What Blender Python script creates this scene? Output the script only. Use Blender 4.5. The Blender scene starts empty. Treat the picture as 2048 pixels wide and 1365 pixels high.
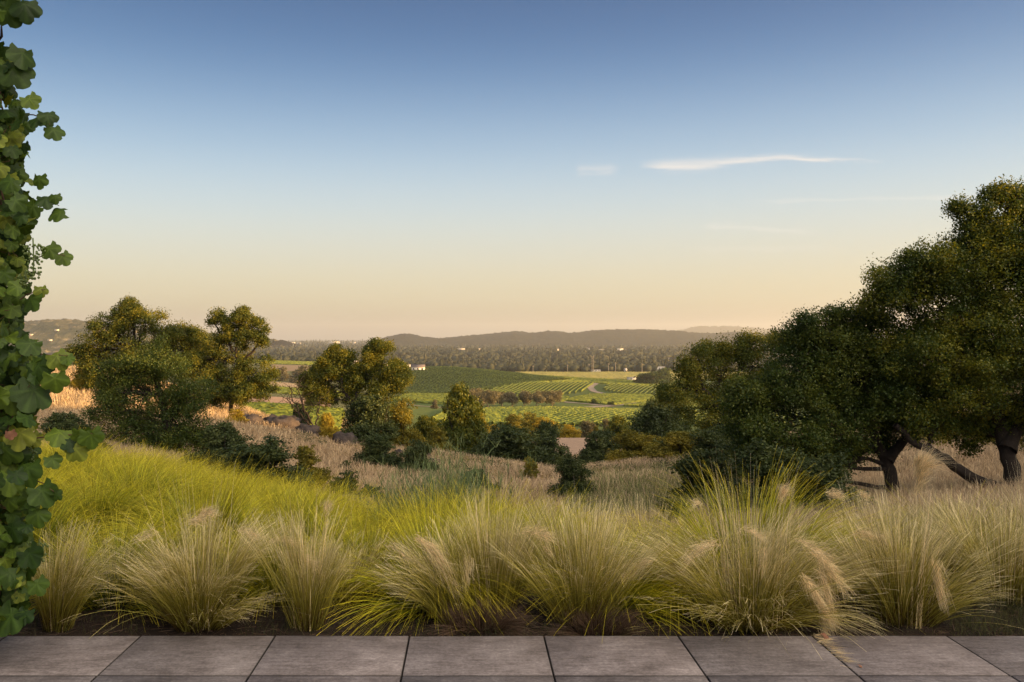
import bpy, math, random
import numpy as np
from mathutils import Vector, Matrix
C = bpy.context
R = math.radians
rng = np.random.default_rng(7)
random.seed(7)

# ------------------------------------------------------------------ camera
F = 1706.0; VX = 936.0; VY = 675.0; EYE = 1.6
cam_d = bpy.data.cameras.new('camera'); cam = bpy.data.objects.new('camera', cam_d)
C.scene.collection.objects.link(cam); C.scene.camera = cam
cam.location = (0, 0, EYE); cam.rotation_euler = (R(90), 0, 0)
cam_d.sensor_width = 36; cam_d.lens = F / 2048 * 36
cam_d.shift_x = (1024 - VX) / 2048; cam_d.shift_y = -(682.5 - VY) / 2048
cam_d.clip_start = 0.05; cam_d.clip_end = 60000

# ------------------------------------------------------------------ light
FILL_GLOW = 1.85; SUN_AZ = 104.0; SUN_EL = 7.0           # degrees clockwise from the view axis (+Y)
sd = Vector((math.sin(R(SUN_AZ)) * math.cos(R(SUN_EL)), math.cos(R(SUN_AZ)) * math.cos(R(SUN_EL)), math.sin(R(SUN_EL))))
sun_d = bpy.data.lights.new('sun', 'SUN'); sun = bpy.data.objects.new('sun', sun_d)
C.scene.collection.objects.link(sun)
sun_d.energy = 5.0; sun_d.angle = R(0.5); sun_d.color = (1.0, 0.60, 0.22)
sun.rotation_euler = sd.to_track_quat('Z', 'Y').to_euler()

vs = C.scene.view_settings
vs.view_transform = 'Standard'; vs.look = 'None'; vs.gamma = 1; vs.exposure = 1.42

world = bpy.data.worlds.new("World"); C.scene.world = world; world.use_nodes = True
nt = world.node_tree; N = nt.nodes; L = nt.links
for n in list(N): N.remove(n)
def node(t, **kw):
    n = N.new(t)
    for k, v in kw.items(): setattr(n, k, v)
    return n
def wmath(op, a, b=None, c=None, clamp=False):
    n = N.new('ShaderNodeMath'); n.operation = op; n.use_clamp = clamp
    for i, v in enumerate((a, b, c)):
        if v is None: continue
        if isinstance(v, (int, float)): n.inputs[i].default_value = v
        else: L.new(v, n.inputs[i])
    return n.outputs[0]
def wramp(val, stops, interp='EASE'):
    n = N.new('ShaderNodeValToRGB'); n.color_ramp.interpolation = interp
    e = n.color_ramp.elements
    while len(e) < len(stops): e.new(0.5)
    for el, (p, c) in zip(e, stops):
        el.position = p; el.color = (c, c, c, 1) if isinstance(c, (int, float)) else (*c, 1)
    L.new(val, n.inputs[0]); return n.outputs[0]
def srgb(r, g, b):
    f = lambda v: (v / 255) / 12.92 if v / 255 <= 0.04045 else ((v / 255 + 0.055) / 1.055) ** 2.4
    return (f(r), f(g), f(b))
tc = node('ShaderNodeTexCoord'); sep = node('ShaderNodeSeparateXYZ'); L.new(tc.outputs['Generated'], sep.inputs[0])
X, Yd, Z = sep.outputs
sky = node('ShaderNodeTexSky', sky_type='NISHITA'); sky.sun_disc = False
sky.sun_elevation = R(SUN_EL); sky.sun_rotation = R(SUN_AZ); sky.air_density = 1.2; sky.dust_density = 2.5; sky.ozone_density = 2.0
# clear evening air: colour by height above the horizon
grad = wramp(Z, [(0.0, srgb(180, 167, 152)), (0.015, srgb(192, 177, 155)), (0.044, srgb(216, 203, 170)), (0.09, srgb(215, 209, 190)),
                 (0.148, srgb(200, 211, 215)), (0.215, srgb(158, 185, 210)), (0.295, srgb(86, 125, 172)), (0.37, srgb(54, 88, 138)), (0.6, srgb(44, 74, 120))], 'B_SPLINE')
# wispy clouds, in a direction plane (u sideways, v up)
u = wmath('DIVIDE', X, wmath('MAXIMUM', Yd, 0.05)); v = wmath('DIVIDE', Z, wmath('MAXIMUM', Yd, 0.05))
comb = node('ShaderNodeCombineXYZ'); L.new(wmath('MULTIPLY', u, 9.0), comb.inputs[0]); L.new(wmath('MULTIPLY', v, 60.0), comb.inputs[1])
ns = node('ShaderNodeTexNoise'); ns.inputs['Scale'].default_value = 1.6; ns.inputs['Detail'].default_value = 5; ns.inputs['Roughness'].default_value = 0.62
L.new(comb.outputs[0], ns.inputs['Vector'])
nz = ns.outputs['Fac']
def wisp(px0, px1, centers, widths, strength):
    u0, u1 = (px0 - VX) / F, (px1 - VX) / F
    s = wmath('DIVIDE', wmath('SUBTRACT', u, u0), u1 - u0)
    c = wramp(s, [(p, (VY - y) / F) for p, y in centers], 'B_SPLINE')
    w = wramp(s, [(p, wd / F) for p, wd in widths], 'B_SPLINE')
    d = wmath('ADD', wmath('SUBTRACT', v, c), wmath('MULTIPLY', wmath('SUBTRACT', nz, 0.5), 0.018))
    q = wmath('DIVIDE', d, wmath('MAXIMUM', w, 0.0006))
    g = wmath('POWER', 2.718, wmath('MULTIPLY', wmath('MULTIPLY', q, q), -1.0))
    ends = wmath('MULTIPLY', wmath('SMOOTH_MIN', wmath('MULTIPLY', s, 9.0), 1.0, 0.3, True), wmath('MULTIPLY', wmath('SUBTRACT', 1.0, s), 4.5, None, True), None, True)
    n2 = wmath('MULTIPLY_ADD', nz, 2.6, -0.35)
    return wmath('MULTIPLY', wmath('MULTIPLY', g, ends), wmath('MULTIPLY', n2, strength), None, True)
front = wmath('GREATER_THAN', Yd, 0.2)
cl = wisp(1275, 1770, [(0, 330), (0.25, 333), (0.45, 319), (0.6, 314), (0.75, 321), (1, 324)], [(0, 5), (0.2, 13), (0.4, 8), (0.6, 6), (0.8, 5), (1, 3)], 0.72)
for a in [(1150, 1240, [(0, 340), (1, 336)], [(0, 9), (1, 10)], 0.3), (1400, 1640, [(0, 448), (1, 468)], [(0, 5), (1, 6)], 0.3),
          (1500, 2050, [(0, 406), (1, 390)], [(0, 4), (1, 5)], 0.25), (1380, 1700, [(0, 498), (1, 496)], [(0, 5), (1, 5)], 0.12)]:
    cl = wmath('MAXIMUM', cl, wisp(*a))
cl = wmath('MULTIPLY', cl, front)
mixc = node('ShaderNodeMix', data_type='RGBA'); L.new(cl, mixc.inputs['Factor']); L.new(grad, mixc.inputs['A']); mixc.inputs['B'].default_value = (*srgb(238, 228, 220), 1)
bg1 = node('ShaderNodeBackground'); L.new(mixc.outputs['Result'], bg1.inputs[0]); bg1.inputs[1].default_value = 0.365
bg2 = node('ShaderNodeBackground'); L.new(sky.outputs[0], bg2.inputs[0]); bg2.inputs[1].default_value = 0.02
add = node('ShaderNodeAddShader'); L.new(bg1.outputs[0], add.inputs[0]); L.new(bg2.outputs[0], add.inputs[1])
# added fill glow in the sky, high behind the right shoulder, brightens the foreground
dt = node('ShaderNodeVectorMath', operation='DOT_PRODUCT'); L.new(tc.outputs['Generated'], dt.inputs[0]); dt.inputs[1].default_value = Vector((math.sin(R(SUN_AZ + 36)) * math.cos(R(48)), math.cos(R(SUN_AZ + 36)) * math.cos(R(48)), math.sin(R(48))))
lobe = wmath('POWER', wmath('MAXIMUM', dt.outputs['Value'], 0.0), 5.0)
bg3 = node('ShaderNodeBackground'); bg3.inputs[0].default_value = (1.0, 0.86, 0.68, 1); L.new(wmath('MULTIPLY', lobe, FILL_GLOW), bg3.inputs[1])
add2 = node('ShaderNodeAddShader'); L.new(add.outputs[0], add2.inputs[0]); L.new(bg3.outputs[0], add2.inputs[1]); add = add2
wo = node('ShaderNodeOutputWorld'); L.new(add.outputs[0], wo.inputs[0])

cy = C.scene.cycles
cy.use_denoising = True
cy.max_bounces = 6; cy.diffuse_bounces = 3; cy.glossy_bounces = 1; cy.transmission_bounces = 4; cy.transparent_max_bounces = 6; cy.volume_bounces = 0
cy.caustics_reflective = False; cy.caustics_refractive = False; cy.sample_clamp_indirect = 4
cy.use_adaptive_sampling = True; cy.adaptive_threshold = 0.01

# ------------------------------------------------------------------ helpers
col = C.scene.collection
def at(px, py, Y): return np.array(((px - VX) / F * Y, Y, EYE - (py - VY) / F * Y))
def tag(o, label=None, cat=None, group=None, kind=None):
    if label: o['label'] = label
    if cat: o['category'] = cat
    if group: o['group'] = group
    if kind: o['kind'] = kind
    return o
def empty(name, loc, label, cat, group=None):
    o = bpy.data.objects.new(name, None); col.objects.link(o); o.location = Vector(loc); o.empty_display_size = 0.2
    return tag(o, label, cat, group)
def build(name, V, Fc, mat, parent=None, attrs=None, smooth=False, local=True):
    """V (n,3); Fc (m,k) all faces with k corners, or a list of such arrays"""
    V = np.asarray(V, dtype=np.float32)
    if parent is not None and local: V = V - np.array(parent.location, dtype=np.float32)
    if not isinstance(Fc, list): Fc = [Fc]
    Fc = [np.asarray(f, dtype=np.int32) for f in Fc if len(f)]
    me = bpy.data.meshes.new(name)
    me.vertices.add(len(V)); me.vertices.foreach_set('co', V.ravel())
    idx = np.concatenate([f.ravel() for f in Fc]); cnt = np.concatenate([np.full(len(f), f.shape[1], dtype=np.int32) for f in Fc])
    start = np.concatenate([[0], np.cumsum(cnt)[:-1]]).astype(np.int32)
    me.loops.add(len(idx)); me.loops.foreach_set('vertex_index', idx)
    me.polygons.add(len(cnt)); me.polygons.foreach_set('loop_start', start)
    if smooth: me.polygons.foreach_set('use_smooth', np.ones(len(cnt), dtype=bool))
    for k, a in (attrs or {}).items():
        a = np.asarray(a, dtype=np.float32)
        if a.ndim == 1:
            at_ = me.attributes.new(k, 'FLOAT', 'POINT'); at_.data.foreach_set('value', a)
        else:
            at_ = me.attributes.new(k, 'FLOAT_COLOR', 'POINT')
            at_.data.foreach_set('color', np.concatenate([a, np.ones((len(a), 1), dtype=np.float32)], 1).ravel())
    me.update(); me.validate()
    if mat: me.materials.append(mat)
    o = bpy.data.objects.new(name, me); col.objects.link(o)
    if parent is not None: o.parent = parent
    return o
class Acc:
    """collects vertex / face arrays into one mesh"""
    def __init__(s): s.V = []; s.F = {}; s.A = {}; s.n = 0
    def add(s, V, Fc, **attrs):
        V = np.asarray(V, float).reshape(-1, 3)
        if not isinstance(Fc, list): Fc = [Fc]
        if not hasattr(Fc[0][0], '__len__'):        # a list of single faces
            ks = {len(f) for f in Fc}; Fc = [[f for f in Fc if len(f) == q] for q in ks]
        for f in Fc:
            f = np.asarray(f, int)
            if len(f): s.F.setdefault(f.shape[1], []).append(f + s.n)
        for k, a in attrs.items(): s.A.setdefault(k, []).append(np.asarray(a, float))
        s.V.append(V); s.n += len(V)
    def build(s, name, mat, parent=None, **kw):
        if not s.V: return None
        return build(name, np.concatenate(s.V), [np.concatenate(f) for f in s.F.values()], mat, parent,
                     {k: np.concatenate(a) for k, a in s.A.items()}, **kw)
def box(acc, x0, x1, y0, y1, z0, z1, M=None, **attrs):
    V = np.array([(x, y, z) for z in (z0, z1) for y in (y0, y1) for x in (x0, x1)], float)
    if M is not None: V = V @ M[:3, :3].T + M[:3, 3]
    acc.add(V, [(0, 2, 3, 1), (4, 5, 7, 6), (0, 1, 5, 4), (2, 6, 7, 3), (0, 4, 6, 2), (1, 3, 7, 5)], **attrs)
def tube(acc, P, rad, k=6, **attrs):
    P = np.asarray(P, float); n = len(P); rad = np.broadcast_to(rad, (n,))
    T = np.gradient(P, axis=0); T /= np.linalg.norm(T, axis=1)[:, None] + 1e-9
    ref = np.where(np.abs(T[:, 2:3]) < 0.9, np.array([[0, 0, 1.0]]), np.array([[1.0, 0, 0]]))
    A = np.cross(T, ref); A /= np.linalg.norm(A, axis=1)[:, None] + 1e-9; B = np.cross(T, A)
    th = np.arange(k) * 2 * math.pi / k
    V = P[:, None] + rad[:, None, None] * (np.cos(th)[None, :, None] * A[:, None] + np.sin(th)[None, :, None] * B[:, None])
    i = np.arange(n - 1)[:, None] * k; j = np.arange(k)[None]; j2 = (j + 1) % k
    Fc = np.stack([i + j, i + j2, i + k + j2, i + k + j], -1).reshape(-1, 4)
    acc.add(V.reshape(-1, 3), Fc, **attrs)
def bez(a, b, bend, n=8, jit=0.0):
    """a bent line from a to b; bend = offset of the middle"""
    a = np.asarray(a, float); b = np.asarray(b, float); m = (a + b) / 2 + np.asarray(bend, float)
    t = np.linspace(0, 1, n)[:, None]
    P = (1 - t) ** 2 * a + 2 * t * (1 - t) * m + t ** 2 * b
    if jit: P[1:-1] += rng.normal(0, jit, (n - 2, 3))
    return P
def fbm(x, y, seed=0, octaves=4, lac=2.0, gain=0.5):
    """cheap value noise in 2-D, -1..1"""
    out = 0; amp = 1; tot = 0
    for o in range(octaves):
        xi = np.floor(x).astype(np.int64); yi = np.floor(y).astype(np.int64); xf = x - xi; yf = y - yi
        def h(a, b):
            k = (a * 374761393 + b * 668265263 + (seed + o) * 974711) & 0x7fffffff
            k = ((k ^ (k >> 13)) * 1274126177) & 0x7fffffff
            return ((k ^ (k >> 16)) & 0xffff) / 32767.5 - 1
        uu = xf * xf * (3 - 2 * xf); vv = yf * yf * (3 - 2 * yf)
        val = (h(xi, yi) * (1 - uu) + h(xi + 1, yi) * uu) * (1 - vv) + (h(xi, yi + 1) * (1 - uu) + h(xi + 1, yi + 1) * uu) * vv
        out = out + amp * val; tot += amp; amp *= gain; x = x * lac + 17.3; y = y * lac + 5.1
    return out / tot

# ------------------------------------------------------------------ materials
def mat_new(name):
    m = bpy.data.materials.new(name); m.use_nodes = True
    t = m.node_tree; t.nodes.clear(); return m, t
class NT:
    def __init__(s, name): s.m, s.t = mat_new(name)
    def n(s, typ, ins=None, **kw):
        x = s.t.nodes.new(typ)
        for k, v in kw.items(): setattr(x, k, v)
        for k, v in (ins or {}).items():
            if isinstance(v, bpy.types.NodeSocket): s.t.links.new(v, x.inputs[k])
            else: x.inputs[k].default_value = v
        return x
    def ramp(s, fac, stops):
        n = s.n('ShaderNodeValToRGB', {0: fac}); e = n.color_ramp.elements
        while len(e) < len(stops): e.new(0.5)
        for el, (p, c) in zip(e, stops): el.position = p; el.color = (*c, 1)
        return n.outputs[0]
    def mix(s, f, a, b, mode='MIX'):
        n = s.n('ShaderNodeMix', data_type='RGBA', blend_type=mode)
        for sock, v in ((n.inputs['Factor'], f), (n.inputs['A'], a), (n.inputs['B'], b)):
            if isinstance(v, bpy.types.NodeSocket): s.t.links.new(v, sock)
            elif isinstance(v, (int, float)): sock.default_value = v
            else: sock.default_value = (*v, 1)
        return n.outputs['Result']
    def math(s, op, a, b=0.0):
        return s.n('ShaderNodeMath', {0: a, 1: b}, operation=op).outputs[0]
    def noise(s, scale, detail=4, rough=0.6, vec=None, out='Fac'):
        ins = {'Scale': scale, 'Detail': detail, 'Roughness': rough}
        if vec is not None: ins['Vector'] = vec
        return s.n('ShaderNodeTexNoise', ins).outputs[out]
    def attr(s, name, out='Fac'): return s.n('ShaderNodeAttribute', attribute_name=name).outputs[out]
    def obj(s): return s.n('ShaderNodeTexCoord').outputs['Object']
    def geo(s): return s.n('ShaderNodeNewGeometry').outputs['Position']
    def out(s, sh): s.n('ShaderNodeOutputMaterial', {'Surface': sh}); return s.m
def leaf_mat(name, c1, c2, c3, trans=0.35, rough=0.6, tcol=None, clump=0.6, spec=0.25):
    """two-sided thin leaf: diffuse / gloss over translucent; colour differs leaf by leaf and sprig by sprig"""
    s = NT(name)
    r = s.attr('rnd'); big = s.noise(clump, 2, 0.5, s.obj())
    f = s.math('ADD', s.math('MULTIPLY', r, 0.55), s.math('MULTIPLY', s.math('SUBTRACT', big, 0.28), 1.1))
    c = s.ramp(f, [(0.12, c1), (0.5, c2), (0.92, c3)])
    b = s.n('ShaderNodeBsdfPrincipled', {'Base Color': c, 'Roughness': rough, 'Specular IOR Level': spec})
    tr = s.n('ShaderNodeBsdfTranslucent', {'Color': s.mix(1.0, c, tcol or (1.5, 1.35, 0.5), 'MULTIPLY')})
    return s.out(s.n('ShaderNodeMixShader', {0: trans, 1: b.outputs[0], 2: tr.outputs[0]}).outputs[0])
def blade_mat(name, stops, alt, trans=0.35, rough=0.55, altf=0.5):
    trans *= 0.6
    """grass blade: colour along the blade (attribute t) and from blade to blade (rnd)"""
    s = NT(name)
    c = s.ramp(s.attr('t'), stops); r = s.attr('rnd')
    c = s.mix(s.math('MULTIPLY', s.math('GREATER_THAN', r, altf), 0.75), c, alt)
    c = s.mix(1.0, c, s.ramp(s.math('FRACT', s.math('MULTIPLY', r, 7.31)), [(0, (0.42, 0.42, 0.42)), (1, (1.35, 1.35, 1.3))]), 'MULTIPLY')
    b = s.n('ShaderNodeBsdfPrincipled', {'Base Color': c, 'Roughness': rough, 'Specular IOR Level': 0.3})
    tr = s.n('ShaderNodeBsdfTranslucent', {'Color': c})
    return s.out(s.n('ShaderNodeMixShader', {0: trans, 1: b.outputs[0], 2: tr.outputs[0]}).outputs[0])
def plain_mat(name, col_, rough=0.8, var=0.25, scale=3.0, bump=0.0, spec=0.3):
    s = NT(name); nz_ = s.noise(scale, 5, 0.6, s.obj())
    c = s.mix(1.0, col_, s.ramp(nz_, [(0.25, (1 - var,) * 3), (0.75, (1 + var,) * 3)]), 'MULTIPLY')
    ins = {'Base Color': c, 'Roughness': rough, 'Specular IOR Level': spec}
    b = s.n('ShaderNodeBsdfPrincipled', ins)
    if bump:
        bp = s.n('ShaderNodeBump', {'Strength': bump, 'Distance': 0.05, 'Height': s.noise(scale * 4, 6, 0.7, s.obj())})
        s.t.links.new(bp.outputs[0], b.inputs['Normal'])
    return s.out(b.outputs[0])

M = {}
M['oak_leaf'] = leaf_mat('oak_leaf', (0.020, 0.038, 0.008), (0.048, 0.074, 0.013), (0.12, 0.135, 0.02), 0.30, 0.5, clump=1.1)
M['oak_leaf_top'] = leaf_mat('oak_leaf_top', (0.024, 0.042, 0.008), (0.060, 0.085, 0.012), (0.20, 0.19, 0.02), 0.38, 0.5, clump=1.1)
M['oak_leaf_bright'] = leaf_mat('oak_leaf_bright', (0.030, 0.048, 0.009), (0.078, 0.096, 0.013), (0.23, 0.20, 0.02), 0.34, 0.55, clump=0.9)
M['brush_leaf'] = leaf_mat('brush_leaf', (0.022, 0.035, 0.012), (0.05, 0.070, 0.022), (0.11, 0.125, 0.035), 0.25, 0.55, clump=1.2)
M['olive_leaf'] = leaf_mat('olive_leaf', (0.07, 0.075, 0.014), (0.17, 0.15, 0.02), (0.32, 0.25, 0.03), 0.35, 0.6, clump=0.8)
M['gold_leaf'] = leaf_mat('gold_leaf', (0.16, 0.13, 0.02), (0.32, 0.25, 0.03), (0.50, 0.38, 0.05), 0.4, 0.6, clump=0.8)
M['sage_leaf'] = leaf_mat('sage_leaf', (0.06, 0.07, 0.035), (0.13, 0.135, 0.07), (0.26, 0.23, 0.13), 0.25, 0.7, clump=0.5)
M['grey_leaf'] = leaf_mat('grey_leaf', (0.10, 0.09, 0.05), (0.15, 0.13, 0.07), (0.22, 0.18, 0.09), 0.25, 0.7, clump=0.5)
M['vineyard_leaf'] = leaf_mat('vineyard_leaf', (0.045, 0.068, 0.014), (0.11, 0.14, 0.018), (0.26, 0.27, 0.028), 0.2, 0.7, clump=0.35)
M['vineyard_pale'] = leaf_mat('vineyard_pale', (0.12, 0.13, 0.04), (0.18, 0.18, 0.06), (0.25, 0.23, 0.08), 0.2, 0.7, clump=0.05)
M['bark'] = plain_mat('bark', (0.030, 0.022, 0.017), 0.9, 0.45, 9.0, 0.8)
M['pale_bark'] = plain_mat('pale_bark', (0.13, 0.10, 0.075), 0.9, 0.35, 6.0, 0.5)
M['wood_far'] = leaf_mat('wood_far', (0.022, 0.026, 0.012), (0.032, 0.036, 0.017), (0.055, 0.052, 0.024), 0.1, 0.8, clump=0.006)

# feather grass: brown foot darkened to paint shade between blades, olive middle, straw top
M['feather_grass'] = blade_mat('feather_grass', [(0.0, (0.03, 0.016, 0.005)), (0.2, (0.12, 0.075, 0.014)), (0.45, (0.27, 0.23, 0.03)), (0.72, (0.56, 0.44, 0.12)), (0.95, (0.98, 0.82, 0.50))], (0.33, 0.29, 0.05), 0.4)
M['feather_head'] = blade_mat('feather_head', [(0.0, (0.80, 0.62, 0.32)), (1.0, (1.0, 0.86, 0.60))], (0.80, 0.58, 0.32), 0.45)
M['green_tussock'] = blade_mat('green_tussock', [(0.0, (0.012, 0.016, 0.004)), (0.3, (0.07, 0.10, 0.009)), (0.65, (0.34, 0.35, 0.018)), (1.0, (0.74, 0.58, 0.04))], (0.66, 0.56, 0.02), 0.4, altf=0.75)  # foot near black: shade at the blade bases put into the colour
M['dead_straw'] = blade_mat('dead_straw', [(0.0, (0.05, 0.03, 0.02)), (1.0, (0.16, 0.10, 0.06))], (0.10, 0.06, 0.04), 0.2)
M['dry_grass'] = blade_mat('dry_grass', [(0.0, (0.12, 0.085, 0.045)), (0.5, (0.38, 0.27, 0.15)), (1.0, (0.72, 0.55, 0.35))], (0.50, 0.36, 0.22), 0.35)
M['weed_blade'] = blade_mat('weed_blade', [(0.0, (0.07, 0.08, 0.02)), (1.0, (0.20, 0.22, 0.07))], (0.3, 0.26, 0.10), 0.3)
M['edge_grass'] = blade_mat('edge_grass', [(0.0, (0.015, 0.02, 0.006)), (1.0, (0.06, 0.08, 0.018))], (0.10, 0.09, 0.03), 0.3)
M['broom_stem'] = blade_mat('broom_stem', [(0.0, (0.08, 0.11, 0.04)), (1.0, (0.20, 0.27, 0.11))], (0.25, 0.30, 0.12), 0.3)

# ------------------------------------------------------------------ terrain
COLS = [-1200, -300, 0, 250, 500, 700, 900, 1100, 1300, 1500, 1750, 2048, 3000]
ROWS = [
 (4.6,  [-.05] * 13), (6.0, [-.12] * 13),
 (8,   [-.15, -.15, -.15, -.2, -.35, -.5, -.5, -.5, -.5, -.5, -.5, -.4, -.2]),
 (12,  [0, -.1, -.25, -.5, -1.0, -1.25, -1.35, -1.35, -1.3, -1.2, -1.1, -.9, 0]),
 (18,  [0, -.5, -1, -1.4, -1.9, -2.2, -2.35, -2.4, -2.3, -2.1, -1.85, -1.6, 0]),
 (25,  [0, -.8, -1.3, -1.8, -2.5, -2.9, -3.1, -3.2, -3.0, -2.8, -2.6, -2.2, 0]),
 (40,  [0, -1, -1.8, -2.6, -3.2, -4.3, -4.7, -4.9, -4.6, -4.2, -3.6, -3.0, 0]),
 (55,  [0, -1, -1.8, -2.6, -3.7, -5.1, -5.9, -6.8, -6.4, -5.6, -4.6, -3.6, 0]),
 (70,  [0, -1.3, -1.8, -2.4, -4.3, -7.2, -9, -9.5, -8.5, -6.8, -5.4, -4, -1]),
 (90,  [-.5, -.8, -1.0, -1.9, -6.2, -11, -12, -12.2, -11.5, -9, -7, -6, -5]),
 (120, [-6, -6, -5, -6, -13, -15.5, -14.6, -14, -14, -13, -11, -10, -11]),
 (150, [-15, -15, -15, -16, -17, -18, -17, -15.4, -16, -17, -16, -15, -16]),
 (200, [-22, -22, -22, -20, -17.5, -19, -25, -25, -25, -25, -25, -24, -15]),
 (260, [-24, -24, -22, -21, -19.3, -22, -29, -29, -29.5, -30, -30, -30, -25]),
 (300, [-27, -26, -24, -23, -21.8, -24, -31, -31.5, -32, -32, -32, -32, -30]),
 (350, [-30, -28, -27, -26, -24, -27, -33.9, -34.3, -34.3, -34.5, -34, -34, -32]),
 (430, [-33, -31, -30, -29, -27.4, -30, -36.5, -35, -37.2, -38.5, -38, -38, -36]),
 (520, [-36, -35, -34, -34, -32.8, -36.5, -42, -41, -42.6, -43, -43, -43, -40]),
 (620, [-40, -39, -38, -37, -35.8, -42, -45, -45, -46.7, -47, -47, -47, -46]),
 (800, [-45, -44, -43, -42, -42, -48.6, -51, -51, -52, -52, -52, -52, -50]),
 (900, [-45, -44, -43, -43, -43, -48.5, -44.9, -50, -52.7, -53, -53, -53, -50]),
 (1050, [-43, -42, -41, -41, -41.5, -41.5, -32.8, -46.5, -55, -56, -56, -56, -52]),
 (1200, [-42, -41, -40, -40, -40.6, -44, -44, -58, -57, -57, -57, -57, -55]),
 (1500, [-42, -41, -40, -38, -38, -45, -60, -60, -60, -60, -60, -60, -58]),
 (1900, [-52] * 5 + [-58] + [-62] * 7),
 (2500, [-62] * 13), (20000, [-62] * 13)]
PXG = np.arange(-1200, 3001, 20.0); LG = np.arange(math.log(4.6), math.log(20000) + 0.02, 0.02)
_T = np.array([r for _, r in ROWS]); _ly = np.log([y for y, _ in ROWS])
_A = np.array([np.interp(PXG, COLS, r) for r in _T])
TG = np.array([np.interp(LG, _ly, _A[:, j]) for j in range(len(PXG))]).T
def _smooth(Amat, sig, ax):
    r = int(3 * sig); k = np.exp(-0.5 * (np.arange(-r, r + 1) / sig) ** 2); k /= k.sum()
    P = np.pad(Amat, [(r, r) if i == ax else (0, 0) for i in range(2)], mode='edge')
    return np.apply_along_axis(lambda m_: np.convolve(m_, k, 'valid'), ax, P)
TG = _smooth(_smooth(TG, 2.2, 1), 1.6, 0)
s2, c2 = math.sin(R(SUN_AZ)), math.cos(R(SUN_AZ))
def H(x, y):
    x = np.asarray(x, float); y = np.asarray(y, float)
    Ye = np.maximum(np.maximum(y, 0.35 * np.abs(x)), 4.6)
    px = np.clip(VX + F * x / Ye, -1199, 2999)
    a = (px + 1200) / 20; b = np.clip((np.log(Ye) - LG[0]) / 0.02, 0, len(LG) - 1.001)
    i = a.astype(int); j = b.astype(int); fa = a - i; fb = b - j
    z = (TG[j, i] * (1 - fa) + TG[j, i + 1] * fa) * (1 - fb) + (TG[j + 1, i] * (1 - fa) + TG[j + 1, i + 1] * fa) * fb
    amp = np.interp(Ye, [5, 9, 30, 120, 400, 1500, 20000], [0.01, 0.06, 0.22, 0.5, 0.5, 1.0, 6.0])
    z = z + amp * fbm(x / (0.08 * np.minimum(Ye, 400) + 2.5), y / (0.08 * np.minimum(Ye, 400) + 2.5), 3, 4)
    # unseen hill right of and behind the terrace, crest shaped to shade the slope
    s = -(s2 * x + c2 * y); t = -c2 * x + s2 * y
    crest = np.interp(t, [-400, -120, 0, 11, 18, 30, 37, 42, 50, 60, 64, 115, 155, 230], [-2, 9, 11.3, 11.2, 9.4, 9.2, 8.7, 7.4, 5.6, 4.6, 4.0, -3.1, -5.6, -60])
    rid = crest - ((s + 60) / 17) ** 2 * np.where(s > -60, 2.2, 0.5) + 0.6 * fbm(x / 9, y / 9, 11, 3)
    return np.maximum(z, rid)
def Hs(x, y): return float(H(np.array([x]), np.array([y]))[0])
def gpt(px, Y): x = (px - VX) / F * Y; return np.array((x, Y, Hs(x, Y)))

def poly_mask(px, Y, poly):
    """inside test in the (bearing, distance) plane"""
    inside = np.zeros(px.shape, bool); n = len(poly)
    for k in range(n):
        x1, y1 = poly[k]; x2, y2 = poly[(k + 1) % n]
        cond = (y1 > Y) != (y2 > Y)
        with np.errstate(divide='ignore', invalid='ignore'):
            xi = (x2 - x1) * (Y - y1) / ((y2 - y1) if y2 != y1 else 1e-9) + x1
        inside ^= cond & (px < xi)
    return inside
ang = np.concatenate([np.linspace(-180, -50, 50, endpoint=False), np.linspace(-50, 50, 900, endpoint=False), np.linspace(50, 180, 50, endpoint=False)])
rad = np.concatenate([np.linspace(0.3, 4, 8), np.geomspace(4.4, 17500, 430)])
AA, RR = np.meshgrid(np.radians(ang), rad)
GX = np.sin(AA) * RR; GY = np.cos(AA) * RR; GZ = H(GX, GY)
nr, na = GX.shape
V = np.stack([GX, GY, GZ], -1).reshape(-1, 3)
i, j = np.meshgrid(np.arange(nr - 1), np.arange(na), indexing='ij'); j2 = (j + 1) % na
Fq = np.stack([i * na + j, (i + 1) * na + j, (i + 1) * na + j2, i * na + j2], -1).reshape(-1, 4)
V = np.concatenate([V, [[0, 0, Hs(0, 0)]]]); ctr = len(V) - 1
Ft = np.stack([np.full(na, ctr), np.arange(na), (np.arange(na) + 1) % na], -1)
Yv = np.maximum(V[:, 1], 0.5); pv = VX + F * V[:, 0] / Yv
n1 = fbm(V[:, 0] / 6, V[:, 1] / 6, 21, 4); n2 = fbm(V[:, 0] / 140, V[:, 1] / 140, 22, 4)
def L3(c): return np.array(c)[None]
colr = np.tile(L3((0.30, 0.20, 0.10)), (len(V), 1)) * (1 + 0.22 * n1[:, None])
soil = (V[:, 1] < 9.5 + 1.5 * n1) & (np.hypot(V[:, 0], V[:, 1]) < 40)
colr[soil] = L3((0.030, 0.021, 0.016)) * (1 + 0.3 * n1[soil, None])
bare = poly_mask(pv, V[:, 1], [(1040, 108), (1270, 108), (1290, 152), (1060, 158)]); colr[bare] = L3((0.37, 0.25, 0.165)) * (1 + 0.06 * n1[bare, None])
far = V[:, 1] > 230
colr[far] = np.where(pv[far, None] > 780, L3((0.075, 0.10, 0.024)), L3((0.11, 0.11, 0.045))) * (1 + 0.3 * n2[far, None])
brownf = poly_mask(pv, V[:, 1], [(480, 262), (660, 262), (660, 420), (480, 430)]); colr[brownf] = L3((0.34, 0.22, 0.14)) * (1 + 0.12 * n1[brownf, None])
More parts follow.
